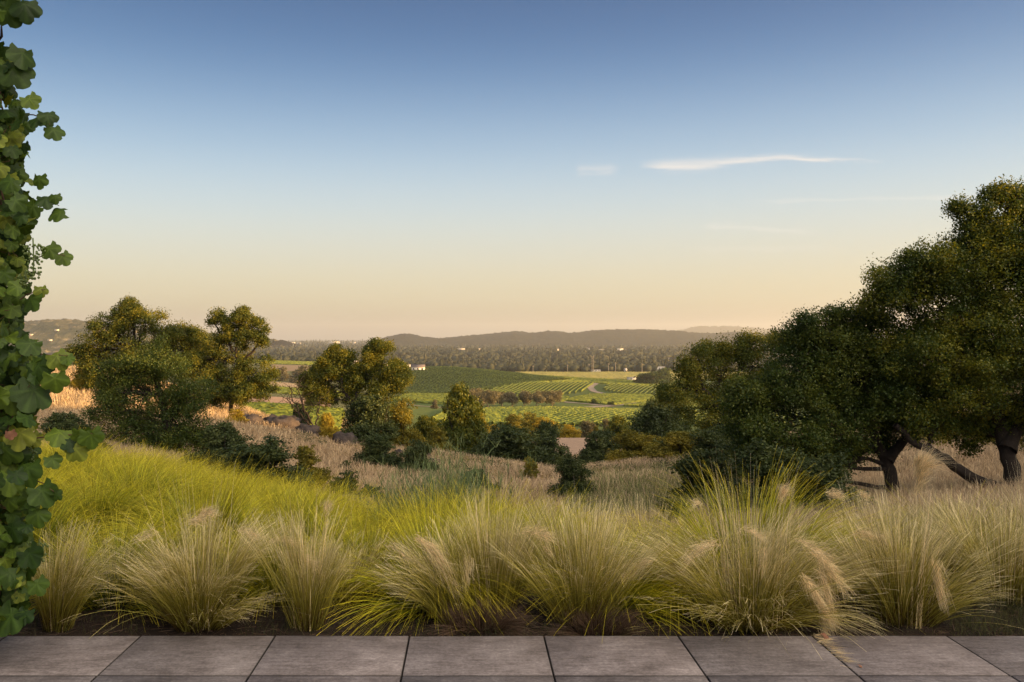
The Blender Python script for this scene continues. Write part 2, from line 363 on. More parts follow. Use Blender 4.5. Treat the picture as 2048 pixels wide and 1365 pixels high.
brownf = poly_mask(pv, V[:, 1], [(545, 1100), (760, 1100), (760, 1290), (545, 1330)]); colr[brownf] = L3((0.24, 0.17, 0.10))
brownf = poly_mask(pv, V[:, 1], [(480, 760), (660, 740), (640, 860), (480, 900)]); colr[brownf] = L3((0.34, 0.25, 0.15))
pl = V[:, 1] > 1560; colr[pl] = np.where(n2[pl, None] > 0.22, L3((0.12, 0.13, 0.05)), L3((0.035, 0.035, 0.022)))
s = NT('ground_cover')
c = s.mix(1.0, s.attr('col', 'Color'), s.ramp(s.noise(1.7, 8, 0.7, s.geo()), [(0.25, (0.55, 0.55, 0.55)), (0.75, (1.4, 1.38, 1.34))]), 'MULTIPLY')
c = s.mix(1.0, c, s.ramp(s.noise(14.0, 5, 0.7, s.geo()), [(0.3, (0.6, 0.6, 0.6)), (0.7, (1.35, 1.35, 1.35))]), 'MULTIPLY')
bp = s.n('ShaderNodeBump', {'Strength': 0.7, 'Distance': 0.06, 'Height': s.noise(7.0, 8, 0.75, s.geo())})
b = s.n('ShaderNodeBsdfPrincipled', {'Base Color': c, 'Roughness': 0.95, 'Specular IOR Level': 0.1, 'Normal': bp.outputs[0]})
M['ground'] = s.out(b.outputs[0])
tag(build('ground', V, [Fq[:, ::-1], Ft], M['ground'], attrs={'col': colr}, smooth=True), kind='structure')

# far hills: long ridges with real depth
def hills(name, prof, Y0, Y1, Y2, matr, base=-70, rough=6, seed=0, kind='structure'):
    px = np.arange(prof[0][0], prof[-1][0], 3.0); py = np.interp(px, [p[0] for p in prof], [p[1] for p in prof])
    py = np.convolve(np.pad(py, 4, mode='edge'), np.ones(9) / 9, 'valid')
    crest = EYE - (py - VY) / F * Y1
    ts = np.concatenate([np.linspace(0, 1, 40), np.linspace(1, 2, 12)[1:]])
    Vv = []
    for t_ in ts:
        Yr = Y0 + (Y1 - Y0) * t_ if t_ <= 1 else Y1 + (Y2 - Y1) * (t_ - 1)
        x = (px - VX) / F * (Y1 * 0.5 + Yr * 0.5)
        pr = (math.sin((t_ - 0.5) * math.pi) * 0.5 + 0.5) if t_ <= 1 else (math.cos((t_ - 1) * math.pi) * 0.5 + 0.5)
        nn = fbm(x / 300, np.full_like(x, Yr) / 300 + seed, seed, 5)
        z = base + (crest - base) * pr * (1 + 0.45 * nn * (1 - pr) * 1.6) + rough * fbm(x / 22, np.full_like(x, Yr / 40), seed + 5, 3) + rough * 1.3 * np.abs(rng.normal(0, 0.6, len(x)))
        Vv.append(np.stack([x, np.full_like(x, Yr), z], -1))
    Vv = np.array(Vv); r_, c_ = Vv.shape[:2]
    i, j = np.meshgrid(np.arange(r_ - 1), np.arange(c_ - 1), indexing='ij')
    Fc = np.stack([i * c_ + j, i * c_ + j + 1, (i + 1) * c_ + j + 1, (i + 1) * c_ + j], -1).reshape(-1, 4)
    HV[name + str(seed)] = Vv.reshape(-1, 3)
    return tag(build(name, Vv.reshape(-1, 3), Fc, matr, smooth=True), kind=kind)
HV = {}
s = NT('wooded_hill')
f = s.noise(0.012, 8, 0.72, s.geo()); c = s.ramp(f, [(0.36, (0.010, 0.012, 0.008)), (0.52, (0.022, 0.023, 0.013)), (0.68, (0.055, 0.048, 0.026))])
bp = s.n('ShaderNodeBump', {'Strength': 1.0, 'Distance': 14.0, 'Height': s.noise(0.035, 6, 0.7, s.geo())})
M['hill'] = s.out(s.n('ShaderNodeBsdfPrincipled', {'Base Color': c, 'Roughness': 1.0, 'Specular IOR Level': 0.0, 'Normal': bp.outputs[0]}).outputs[0])
s = NT('dry_hill')
f = s.noise(0.006, 8, 0.7, s.geo()); c = s.ramp(f, [(0.42, (0.04, 0.045, 0.022)), (0.55, (0.09, 0.08, 0.04)), (0.66, (0.34, 0.26, 0.15))])
bp = s.n('ShaderNodeBump', {'Strength': 1.0, 'Distance': 12.0, 'Height': s.noise(0.03, 6, 0.7, s.geo())})
M['dry_hill'] = s.out(s.n('ShaderNodeBsdfPrincipled', {'Base Color': c, 'Roughness': 1.0, 'Specular IOR Level': 0.0, 'Normal': bp.outputs[0]}).outputs[0])
hills('hills', [(860, 682), (900, 676), (950, 672), (1000, 667), (1035, 663), (1055, 668), (1100, 664), (1150, 668), (1175, 663), (1230, 660), (1300, 661), (1350, 663),
                (1395, 668), (1440, 668), (1470, 665), (1520, 669), (1600, 672), (1800, 668), (2150, 662), (2400, 670)], 5200, 7200, 9000, M['hill'], seed=1)
hills('hill', [(740, 684), (785, 673), (800, 670), (828, 668), (835, 674), (900, 680)], 5600, 6400, 7200, M['hill'], seed=7, rough=5)
hills('hill', [(-900, 600), (-400, 625), (-100, 646), (30, 654), (60, 646), (100, 642), (135, 640), (160, 644), (250, 655), (400, 668), (560, 683)], 3400, 4600, 6500, M['dry_hill'], seed=3)
hills('mountain', [(1300, 678), (1370, 660), (1398, 653), (1415, 655), (1450, 654), (1500, 657), (1560, 663), (1640, 672), (1800, 680)], 13500, 15500, 17000, M['hill'], seed=9, rough=15)

# ------------------------------------------------------------------ terrace
acc = Acc(); SW = 0.7197; X0 = (819 - VX) / F * (F * EYE / 597); Ye = F * EYE / 597.0; Yj = F * EYE / 677.5; g = 0.0032
rows_ = [Ye]; d_ = Ye - Yj
while rows_[-1] > -2.2: rows_.append(rows_[-1] - d_)
for r_ in range(len(rows_) - 1):
    for k in range(-11, 12):
        x0 = X0 + k * SW; tilt = rng.normal(0, 0.0012)
        x1_, y0_, y1_ = x0 + SW - g, rows_[r_ + 1] + 0.010, rows_[r_]
        e = 0.004
        V = [(x0 + g, y0_, -0.1), (x1_, y0_, -0.1), (x1_, y1_, -0.1), (x0 + g, y1_, -0.1),
             (x0 + g, y0_, -e), (x1_, y0_, -e), (x1_, y1_, -e), (x0 + g, y1_, -e),
             (x0 + g + e, y0_ + e, tilt), (x1_ - e, y0_ + e, 0), (x1_ - e, y1_ - e, 0), (x0 + g + e, y1_ - e, tilt)]
        Fc = [(3, 2, 1, 0)] + [(a, (a + 1) % 4, (a + 1) % 4 + 4, a + 4) for a in range(4)] + [(a + 4, (a + 1) % 4 + 4, (a + 1) % 4 + 8, a + 8) for a in range(4)] + [(8, 9, 10, 11)]
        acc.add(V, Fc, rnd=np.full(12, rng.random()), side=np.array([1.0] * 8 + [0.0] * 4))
s = NT('slab_concrete')
n_a = s.noise(3.2, 8, 0.72, s.geo()); n_b = s.noise(55, 6, 0.75, s.geo())
st = s.n('ShaderNodeVectorMath', {0: s.geo(), 1: (2.5, 14, 1)}, operation='MULTIPLY').outputs[0]; n_c = s.noise(3.0, 6, 0.7, st)
c = s.ramp(n_a, [(0.34, (0.10, 0.085, 0.078)), (0.5, (0.20, 0.176, 0.168)), (0.66, (0.34, 0.31, 0.30))])
c = s.mix(0.35, c, s.ramp(n_c, [(0.38, (0.10, 0.085, 0.078)), (0.64, (0.36, 0.33, 0.32))]))
c = s.mix(1.0, c, s.ramp(n_b, [(0.3, (0.6, 0.6, 0.6)), (0.7, (1.35, 1.35, 1.35))]), 'MULTIPLY')
c = s.mix(1.0, c, s.ramp(s.attr('rnd'), [(0, (0.85, 0.85, 0.85)), (1, (1.12, 1.1, 1.1))]), 'MULTIPLY')
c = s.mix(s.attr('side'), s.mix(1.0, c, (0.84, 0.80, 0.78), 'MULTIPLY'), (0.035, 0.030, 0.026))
bp = s.n('ShaderNodeBump', {'Strength': 0.45, 'Distance': 0.006, 'Height': n_b})
M['slab'] = s.out(s.n('ShaderNodeBsdfPrincipled', {'Base Color': c, 'Roughness': 0.75, 'Specular IOR Level': 0.3, 'Normal': bp.outputs[0]}).outputs[0])
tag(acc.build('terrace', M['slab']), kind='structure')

# ------------------------------------------------------------------ plants: generators
def leaves(acc, P, size, up=0.35, aspect=0.6, fold=0.16, rnd=None, droop=0.0, nb=None):
    """one folded four-cornered leaf at every point"""
    n = len(P); d = rng.normal(0, 1, (n, 3)); d[:, 2] += -droop; d /= np.linalg.norm(d, axis=1)[:, None]
    nn = rng.normal(0, 1, (n, 3)) * (0.65 if nb is not None else 1); nn[:, 2] += up * (1.2 if nb is not None else 3)
    if nb is not None: nn += nb * 1.0
    nn -= (nn * d).sum(1)[:, None] * d; nn /= np.linalg.norm(nn, axis=1)[:, None] + 1e-9
    sd_ = np.cross(d, nn); sz = size * rng.uniform(0.65, 1.3, n)[:, None]
    a = P - d * sz * 0.5; b_ = P + sd_ * sz * aspect * 0.5 + nn * sz * fold - d * sz * 0.05; c_ = P + d * sz * 0.5; e_ = P - sd_ * sz * aspect * 0.5 + nn * sz * fold - d * sz * 0.05
    V = np.stack([a, b_, c_, e_], 1).reshape(-1, 3); Fc = np.arange(4 * n).reshape(-1, 4)
    r_ = rng.random(n) if rnd is None else np.clip(rnd + rng.normal(0, 0.18, n), 0, 1)
    acc.add(V, Fc, rnd=np.repeat(r_, 4))
def crown(blobs, leaf, density=1.0, per=46, cr=None, hollow=0.35):
    """blobs: (centre(3), radii(3)). Returns leaf points, their tone and the sprig centres."""
    cents = []
    for c_, r_ in blobs:
        r_ = np.asarray(r_, float); rm = float(np.prod(r_)) ** (1 / 3)
        k = cr or 0.17 * rm ** 0.5 + 0.06
        n = max(12, int(density * 7.5 * (rm / k) ** 2))
        d = rng.normal(0, 1, (n, 3)); d /= np.linalg.norm(d, axis=1)[:, None]
        lump = 1 + 0.16 * np.sin(d[:, 0] * 4.7 + rng.random() * 6) * np.cos(d[:, 2] * 5.1 + rng.random() * 6) + 0.10 * np.sin(d[:, 1] * 9 + d[:, 2] * 7 + rng.random() * 6)
        q = (hollow + (1 - hollow) * rng.random(n) ** 0.55) * lump; q = np.where(rng.random(n) < 0.12, q * rng.uniform(1.1, 1.45, n), q)
        cents.append(np.concatenate([np.asarray(c_) + d * q[:, None] * r_, np.full((n, 1), k)], 1))
    cents = np.concatenate(cents)
    m = rng.poisson(per, len(cents)).clip(4); idx = np.repeat(np.arange(len(cents)), m)
    off = rng.normal(0, 1, (len(idx), 3)) * np.array([1, 1, 0.7]); off *= (rng.random(len(idx)) ** 0.4 / (np.linalg.norm(off, axis=1) + 1e-9))[:, None] * 1.25
    ksz = rng.uniform(0.5, 1.3, len(cents))[idx, None]
    P = cents[idx, :3] + off * cents[idx, 3:4] * ksz
    return P, rng.random(len(cents))[idx], cents[:, :3], off
def limb(acc, a, b, r0, r1, bend=0.12, n=9, k=7, jit=None):
    a = np.asarray(a, float); b = np.asarray(b, float); Ln = np.linalg.norm(b - a)
    P = bez(a, b, rng.normal(0, bend * Ln, 3) * (1, 1, 0.5) + (0, 0, 0.08 * Ln), n, (jit if jit is not None else 0.02 * Ln))
    tube(acc, P, np.linspace(r0, r1, n), k); return P
def tree(name, label, cat, trunk, blobs, Y, leaf_size, density, per, matl='oak_leaf', bark='bark', r0=0.2, group=None, twigs=0.25, extra=None, cr=None, hollow=0.35, depth=1.0):
    """trunk: list of polylines [(px,py,dY),...]; blobs (px,py,r,dY) with r in photo pixels at distance Y"""
    base = at(trunk[0][0][0], trunk[0][0][1], Y + trunk[0][0][2]); base[2] = min(base[2], Hs(base[0], base[1]))
    t = empty(name, base, label, cat, group)
    B = []; SAT = []
    for b_ in blobs:
        px, py, r_, dy = b_[:4]; c_ = at(px, py, Y + dy); rr = r_ / F * (Y + dy); ra = b_[4] if len(b_) > 4 else 1.0
        B.append((c_, (rr * 0.9, rr * depth * 0.9, rr * 0.78 * ra)))
        for _ in range(4):
            dv = rng.normal(0, 1, 3); dv[2] += 0.25; dv /= np.linalg.norm(dv); q = rr * rng.uniform(0.26, 0.42)
            SAT.append((c_ + dv * rr * rng.uniform(0.75, 0.98) * (1, depth, 0.82 * ra), (q, q, q * 0.7)))
    nmain = len(B); B = B + SAT
    P, rn, cents, nb = crown(B, leaf_size, density, per, cr, hollow)
    if extra == 'ground':
        keep = P[:, 2] > H(P[:, 0], P[:, 1]) + 0.05; P, rn, nb = P[keep], rn[keep], nb[keep]
    acc = Acc(); leaves(acc, P, leaf_size * 1.12, rnd=rn, nb=nb); acc.build('crown', M[matl], t)
    w = Acc(); ends = []
    for ti, path in enumerate(trunk):
        pts = np.array([at(px, py, Y + dy) for px, py, dy in path])
        if ti == 0: pts[0] = base - (0, 0, 0.1)
        tt = np.linspace(0, len(pts) - 1, len(pts) * 4); Q = np.stack([np.interp(tt, np.arange(len(pts)), pts[:, k]) for k in range(3)], 1)
        Q[1:-1] = (Q[:-2] + Q[1:-1] + Q[2:]) / 3; Q[1:-1] += rng.normal(0, 0.012 * Y / 18, (len(Q) - 2, 3))
        ra = r0 * (1 if ti == 0 else 0.75); rr = np.linspace(ra, ra * 0.4, len(Q)); rr[0] *= 1.35
        tube(w, Q, rr, 9); ends.append(Q)
    allp = np.concatenate(ends)
    lo = allp[len(allp) // 3:] if len(ends) == 1 else allp
    for c_, r_ in B[:nmain]:
        k = np.argmin(np.linalg.norm(lo - c_, axis=1) + 0.6 * np.maximum(0, lo[:, 2] - c_[2]))
        P1 = limb(w, lo[k], c_, r0 * 0.34, r0 * 0.12, 0.10)
        near = cents[np.linalg.norm((cents - c_) / np.array(r_), axis=1) < 1.25]
        m_ = int(len(near) * twigs)
        if m_:
            for e in near[rng.choice(len(near), min(m_, 60), replace=False)]:
                q = P1[rng.integers(3, len(P1))]
                limb(w, q, e, r0 * 0.085, r0 * 0.03, 0.08, 5, 4)
    w.build('trunk', M[bark], t, smooth=True)
    return t
# bushes: four shapes, copied
def bush_proto(kind, nleaf, per, lsz, flat=0.62):
    """unit bush about 1 wide (x,y) and 1 tall, base at z=0"""
    blobs = []
    for k in range(9):
        a = rng.random() * 6.28; r_ = rng.uniform(0.0, 0.30); h = rng.uniform(0.2, 0.80)
        q = rng.uniform(0.10, 0.25); blobs.append(((math.cos(a) * r_, math.sin(a) * r_, h), (q, q, q * 1.05)))
    for k in range(7):
        a = k * 0.9 + rng.random() * 0.4; q = rng.uniform(0.14, 0.2); blobs.append(((math.cos(a) * 0.3, math.sin(a) * 0.3, rng.uniform(0.12, 0.3)), (q, q, q)))
    P, rn, cents, nb = crown(blobs, lsz, nleaf, per, cr=0.062)
    ok = P[:, 2] > 0.0; P = P[ok]; acc = Acc(); leaves(acc, P, lsz, rnd=rn[ok], nb=nb[ok])
    return acc, cents
BUSH = {}  # kept at unit size
for nm, dens, per, lsz in (('fine', 0.62, 36, 0.034), ('mid', 0.42, 26, 0.046), ('coarse', 0.30, 18, 0.066)):
    BUSH[nm] = []
    for v_ in range(3):
        acc, cents = bush_proto(nm, dens, per, lsz)
        o = acc.build('foliage', None); me = o.data; bpy.data.objects.remove(o)
        w = Acc()
        for c_ in cents[rng.choice(len(cents), 26, replace=False)]:
            limb(w, (rng.normal(0, 0.04), rng.normal(0, 0.04), 0), c_ * (1, 1, 1), 0.013, 0.004, 0.1, 6, 4)
        o = w.build('stem', None, smooth=True); mw = o.data; bpy.data.objects.remove(o)
        BUSH[nm].append((me, mw))
_meshmat = {}
def with_mat(me, m):
    k = (me.name, m.name)
    if k not in _meshmat:
        c_ = me.copy(); c_.materials.clear(); c_.materials.append(m); _meshmat[k] = c_
    return _meshmat[k]
def bush(label, px, Y, w, h, style='mid', matl='brush_leaf', group=None, cat='bush', name='bush', dz=0.0, stems=True, lean=0.0):
    p = gpt(px, Y); W = 1.3 * w / F * Y; Hh = 1.22 * h / F * Y
    t = empty(name, p - (0, 0, 0.05 + dz), label, cat, group)
    me, mw = BUSH[style][rng.integers(0, 3)]
    for nm, mesh in (('foliage', with_mat(me, M[matl])),) + ((('stem', with_mat(mw, M['bark'])),) if stems else ()):
        o = bpy.data.objects.new(nm, mesh); col.objects.link(o); o.parent = t
    t.scale = (W, W * 0.9, Hh * 1.1); t.rotation_euler = (0, lean, rng.random() * 6.28)
    return t

def blades(acc, root, az, tilt, length, width, droop=0.35, segs=6, wave=0.02, rnd=None, t0=0.0, t1=1.0, wpow=0.8, twist=None):
    """curved ribbons: root (n,3), outward azimuth, tilt from vertical, length"""
    n = len(root); t_ = np.linspace(0, 1, segs + 1)[None, :, None]
    out = np.stack([np.cos(az), np.sin(az), np.zeros(n)], 1)
    d = out * np.sin(tilt)[:, None] + np.array([0, 0, 1.0]) * np.cos(tilt)[:, None]
    bendd = out * 0.55 - np.array([0, 0, 1.0])
    P = root[:, None] + length[:, None, None] * (d[:, None] * t_ + (np.asarray(droop) * np.ones(n))[:, None, None] * bendd[:, None] * t_ ** 3.0)
    side0 = rng.normal(0, 1, (n, 3)) * (1, 1, 0.3)
    P = P + wave * length[:, None, None] * (np.sin(t_ * (4 + 5 * rng.random((n, 1, 1))) + rng.random((n, 1, 1)) * 6.28) - 0) * side0[:, None] * t_ * 0.6
    sd_ = np.cross(d, side0); sd_ /= np.linalg.norm(sd_, axis=1)[:, None] + 1e-9
    w_ = (np.asarray(width) * np.ones(n))[:, None, None] * np.maximum(1 - t_, 0.12) ** wpow
    Vv = np.stack([P - sd_[:, None] * w_ * 0.5, P + sd_[:, None] * w_ * 0.5], 2)      # n, segs+1, 2, 3
    k = (segs + 1) * 2; i = (np.arange(n) * k)[:, None] + (np.arange(segs) * 2)[None]
    Fc = np.stack([i, i + 1, i + 3, i + 2], -1).reshape(-1, 4)
    r_ = rng.random(n) if rnd is None else rnd
    tt = np.broadcast_to(t0 + (t1 - t0) * t_[:, :, 0][:, :, None], (n, segs + 1, 2)).ravel()
    acc.add(Vv.reshape(-1, 3), Fc, t=tt, rnd=np.repeat(r_, k))
    return P
def plume(acc, P0, direction, length, n=220, spread=0.42, width=0.0017, droop=0.5):
    n = int(n * 1.3)
    """a tangled feathery head of fine awns"""
    d = np.asarray(direction, float); d /= np.linalg.norm(d)
    s_ = rng.random(n) ** 0.8; cen = np.asarray(P0)[None] + d[None] * (s_ * length)[:, None] - np.array([0, 0, 1.0]) * (droop * length * s_ ** 2)[:, None]
    root = cen + rng.normal(0, 0.013, (n, 3)) * (0.5 + 1.2 * rng.random((n, 1)))
    az = np.arctan2(d[1], d[0]) + rng.normal(0, 0.5, n); ti = np.clip(np.arccos(np.clip(d[2], -1, 1)) + rng.normal(0, spread, n) + s_ * droop, 0, 2.9)
    blades(acc, root, az, ti, rng.uniform(0.05, 0.13, n) * length / 0.25, width, 0.25, 4, 0.05)
def tuft(name, label, cat, px, Y, r_base, height, n, tilt, droop, matl, width=0.0030, group=None, seed_heads=(), lean=(0, 0), segs=7, tall=0, tallh=1.3, zoff=0.0, hvar=0.35):
    p = gpt(px, Y); t = empty(name, p, label, cat, group)
    n = int(n * (0.58 if matl == 'feather_grass' else 0.8)); a = rng.random(n) * 6.283; rr = np.sqrt(rng.random(n)); q = rr * r_base
    root = np.stack([p[0] + np.cos(a) * q, p[1] + np.sin(a) * q * 0.9, np.full(n, p[2] - 0.01 + zoff)], 1)
    az = a + rng.normal(0, 0.45, n)
    nbun = 26 if matl == 'feather_grass' else 44
    ba = rng.random(nbun) * 6.283; br = np.sqrt(rng.random(nbun)); bt = np.minimum(tilt * br ** 0.8 * np.abs(rng.normal(0.85, 0.35, nbun)) + 0.02, tilt * 1.4); bl = rng.uniform(0.62, 1.12, nbun); bd = rng.uniform(0.3, 1.6, nbun)
    w_b = rng.uniform(0.3, 1.7, nbun); bi = rng.choice(nbun, n, p=w_b / w_b.sum())
    a = ba[bi] + rng.normal(0, 0.25, n); q = np.abs(br[bi] * 0.9 + rng.normal(0, 0.16, n)) * r_base
    root = np.stack([p[0] + np.cos(a) * q, p[1] + np.sin(a) * q * 0.9, np.full(n, p[2] - 0.01 + zoff)], 1)
    jit = np.where(rng.random(n) < 0.25, 3.0, 1.0)
    az = a + rng.normal(0, 0.13, n) * jit; ti = np.abs(bt[bi] + rng.normal(0, 0.055, n) * jit)
    ox = np.cos(az) * np.sin(ti) + lean[0]; oy = np.sin(az) * np.sin(ti) + lean[1]; az = np.arctan2(oy, ox); ti = np.arctan2(np.hypot(ox, oy), np.cos(ti))
    ln = height * bl[bi] * (1 - hvar * rng.random(n) ** 1.6); droop = droop * bd[bi]
    acc = Acc(); Pb = blades(acc, root, az, ti, ln, width, droop * (0.75 if matl == 'feather_grass' else 1.0) * rng.uniform(0.5, 1.3, n), segs, 0.025, wpow=0.4 if matl == 'feather_grass' else 0.7)
    if matl == 'feather_grass':       # feathery awns on the upper third
        pick = rng.choice(n, int(n * 0.22), replace=False); k = 4
        src = np.repeat(Pb[pick, -2], k, 0) * 0.5 + np.repeat(Pb[pick, -1], k, 0) * 0.5 + rng.normal(0, 0.012, (len(pick) * k, 3))
        dv = np.repeat(Pb[pick, -1] - Pb[pick, -3], k, 0); dv /= np.linalg.norm(dv, axis=1)[:, None] + 1e-9; dv += rng.normal(0, 0.16, dv.shape)
        blades(acc, src - dv * 0.04, np.arctan2(dv[:, 1], dv[:, 0]), np.arctan2(np.hypot(dv[:, 0], dv[:, 1]), dv[:, 2]), rng.uniform(0.05, 0.13, len(src)), 0.0014, 0.15, 3, 0.03, t0=0.8, t1=1.0)
    acc.build('blades', M[matl], t)
    if tall or seed_heads:
        h_ = Acc()
        if tall:
            a = rng.random(tall) * 6.28; q = np.sqrt(rng.random(tall)) * r_base
            root = np.stack([p[0] + np.cos(a) * q, p[1] + np.sin(a) * q, np.full(tall, p[2] + zoff)], 1)
            blades(h_, root, a, np.abs(rng.normal(0.06, 0.10, tall)), height * tallh * rng.uniform(0.75, 1.1, tall), width * 1.0, 0.06 * rng.uniform(0.2, 2, tall), 8, 0.02, t0=0, t1=0.9)
        for (hx, hy, dY, dx, dz, ln_, nn_) in seed_heads:
            plume(h_, at(hx, hy, Y + dY), (dx, -0.1, dz), ln_, nn_)
        h_.build('seed_head', M['feather_head'], t)
    return t

# ------------------------------------------------------------------ the vine at the left edge
def vine_leaf_shape():
    ph = np.linspace(-math.pi, math.pi, 49)[:-1] + math.pi / 48   # 0 = tip
    r_ = 0.86 + 0.05 * np.cos(ph * 5) * (np.abs(ph) < 2.5) + 0.05 * np.cos(ph) + 0.028 * np.abs(np.sin(ph * 9.5)) - 0.17 * np.exp(-((np.abs(ph) - 0.63) / 0.11) ** 2) - 0.13 * np.exp(-((np.abs(ph) - 1.85) / 0.1) ** 2)
    r_ = r_ * np.where(np.abs(ph) > 2.55, 0.55 + 0.0 * ph, 1.0)
    x = r_ * np.sin(ph) * 0.98; y = r_ * np.cos(ph)
    ring = np.stack([x, y], 1)
    pts = np.concatenate([[[0, -0.12]], ring * 0.5 + [0, -0.05], ring])
    n = len(ph); F3 = [(0, 1 + k, 1 + (k + 1) % n) for k in range(n)]
    F4 = [(1 + k, 1 + n + k, 1 + n + (k + 1) % n, 1 + (k + 1) % n) for k in range(n)]
    vein = np.concatenate([[1.0], 0.5 + 0.5 * np.cos(ph * 5), 0.5 + 0.5 * np.cos(ph * 5)])
    return pts, np.array(F3), np.array(F4), vein
VLP, VL3, VL4, VLV = vine_leaf_shape()
def vine_leaves(acc, P, size, nrm, tip, cup=None, rnd=None):
    for k in range(len(P)):
        n_ = nrm[k] / np.linalg.norm(nrm[k]); t_ = tip[k] - tip[k].dot(n_) * n_; t_ /= np.linalg.norm(t_); s_ = np.cross(t_, n_)
        c1, c2_ = rng.normal(0.18, 0.2), rng.normal(0.22, 0.2)
        x, y = VLP[:, 0], VLP[:, 1]
        r2 = x * x + y * y
        z = -c1 * np.abs(x) ** 1.5 * 0.9 - c2_ * y * y + 0.05 * np.sin(x * 9 + rng.random() * 6) * np.sin(y * 8 + rng.random() * 6) + 0.05 * (VLV - 0.5) * np.sqrt(r2)
        V = P[k] + size[k] * 0.62 * (np.outer(x, s_) + np.outer(y, t_) + np.outer(z, n_))
        acc.add(V, [VL3, VL4], rnd=np.full(len(V), rng.random() if rnd is None else rnd[k]), vein=VLV)
s = NT('vine_leaf')
r_ = s.attr('rnd'); c = s.ramp(r_, [(0.0, (0.016, 0.036, 0.006)), (0.5, (0.042, 0.078, 0.010)), (0.85, (0.085, 0.13, 0.015)), (1.0, (0.16, 0.18, 0.02))])
c = s.mix(1.0, c, s.ramp(s.attr('vein'), [(0.75, (1, 1, 1)), (1.0, (1.45, 1.4, 1.3))]), 'MULTIPLY')
c = s.mix(1.0, c, s.ramp(s.noise(22, 4, 0.6, s.obj()), [(0.3, (0.75, 0.75, 0.75)), (0.7, (1.2, 1.2, 1.2))]), 'MULTIPLY')
bp = s.n('ShaderNodeBump', {'Strength': 0.5, 'Distance': 0.004, 'Height': s.noise(60, 3, 0.6, s.obj())})
b = s.n('ShaderNodeBsdfPrincipled', {'Base Color': c, 'Roughness': 0.5, 'Specular IOR Level': 0.22, 'Normal': bp.outputs[0]})
tr = s.n('ShaderNodeBsdfTranslucent', {'Color': s.mix(1.0, c, (1.6, 1.45, 0.5), 'MULTIPLY')})
M['vine_leaf'] = s.out(s.n('ShaderNodeMixShader', {0: 0.25, 1: b.outputs[0], 2: tr.outputs[0]}).outputs[0])
M['vine_stem'] = plain_mat('vine_stem', (0.10, 0.055, 0.03), 0.8, 0.35, 20)
M['dead_leaf'] = plain_mat('dead_leaf', (0.20, 0.09, 0.05), 0.8, 0.35, 30)
M['grape'] = plain_mat('grape', (0.10, 0.14, 0.03), 0.35, 0.3, 40, spec=0.5)
YV = 4.35
vb = at(-40, 1270, YV); vb[2] = -0.05
vine = empty('grape_vine', vb, 'tall leafy green grape vine hanging down the left edge of the picture', 'grape vine')
edge_py = [-200, 0, 40, 55, 80, 110, 180, 215, 240, 270, 300, 350, 400, 430, 460, 500, 530, 560, 620, 650, 690, 730, 790, 840, 900, 960, 1050, 1100, 1150, 1200, 1240, 1270]
edge_px = [60, 70, 20, -10, 25, 58, 62, 70, 78, 82, 84, 82, 96, 105, 85, 75, 92, 85, 72, 66, 92, 118, 108, 100, 112, 100, 96, 90, 88, 84, 60, 40]
n = 5600
py = rng.uniform(-260, 1262, n); ed = np.interp(py, edge_py, edge_px); px = ed - 30 - rng.random(n) ** 0.8 * (ed + 190)
Yl = YV + rng.normal(0, 0.16, n) * np.where(rng.random(n) < 0.5, 1, 0.6)
P = np.array([at(a, b_, c_) for a, b_, c_ in zip(px, py, Yl)])
nrm = np.stack([rng.normal(0.35, 0.55, n), rng.normal(-0.85, 0.45, n), rng.normal(0.42, 0.4, n)], 1)
tip = np.stack([rng.normal(0.15, 0.5, n), rng.normal(0, 0.3, n), rng.normal(-1, 0.35, n)], 1)
# leaves that stand out from the mass, each where the photograph shows it
spec = [(15, 20, 55), (50, 12, 50), (78, 240, 34), (95, 232, 34), (108, 262, 34), (60, 200, 34), (45, 110, 48), (30, 140, 60), (110, 395, 22), (118, 425, 36), (100, 500, 34), (126, 515, 30), (92, 400, 34),
        (78, 360, 30), (82, 580, 24), (62, 600, 42), (60, 690, 40), (115, 715, 40), (135, 718, 24), (78, 735, 50), (110, 760, 44), (20, 790, 62), (65, 785, 66), (140, 885, 32), (152, 900, 40), (182, 873, 42),
        (165, 868, 36), (118, 868, 42), (105, 920, 30), (85, 985, 50), (112, 990, 22), (55, 940, 52), (20, 960, 50), (75, 1030, 40), (25, 1060, 44), (60, 1110, 46), (20, 1150, 46), (75, 1170, 36), (20, 1235, 60), (50, 1230, 34), (10, 900, 54), (40, 870, 50)]
SP = np.array([at(a, b_, YV - 0.25) for a, b_, c_ in spec]); m = len(spec)
sn = np.stack([rng.normal(0.25, 0.4, m), rng.normal(-1, 0.2, m), rng.normal(0.35, 0.3, m)], 1); stp = np.stack([rng.normal(0.2, 0.5, m), rng.normal(0, 0.2, m), rng.normal(-1, 0.3, m)], 1)
acc = Acc(); vine_leaves(acc, P, rng.uniform(0.05, 0.102, n), nrm, tip)
vine_leaves(acc, SP, np.array([c_ for _, _, c_ in spec]) / F * YV * 1.05, sn, stp)
acc.build('foliage', M['vine_leaf'], vine, smooth=True)
w = Acc()
for k in range(7):
    x0 = rng.uniform(-90, 5); pts = [at(x0 + rng.normal(0, 18), yy, YV + rng.normal(0, 0.08)) for yy in np.linspace(1272, -260, 24)]
    tube(w, pts, np.linspace(0.020 if k < 2 else 0.007, 0.004, 24), 6)
for a, b_ in (((60, 230), (100, 250)), ((80, 405), (118, 412)), ((60, 520), (130, 512)), ((60, 880), (185, 868)), ((10, 870), (60, 770)), ((50, 950), (110, 985)), ((30, 715), (135, 712)), ((40, 600), (90, 580))):
    tube(w, bez(at(*a, YV - 0.2), at(*b_, YV - 0.25), (0, 0, 0.02), 8, 0.003), np.linspace(0.0035, 0.0018, 8), 5)
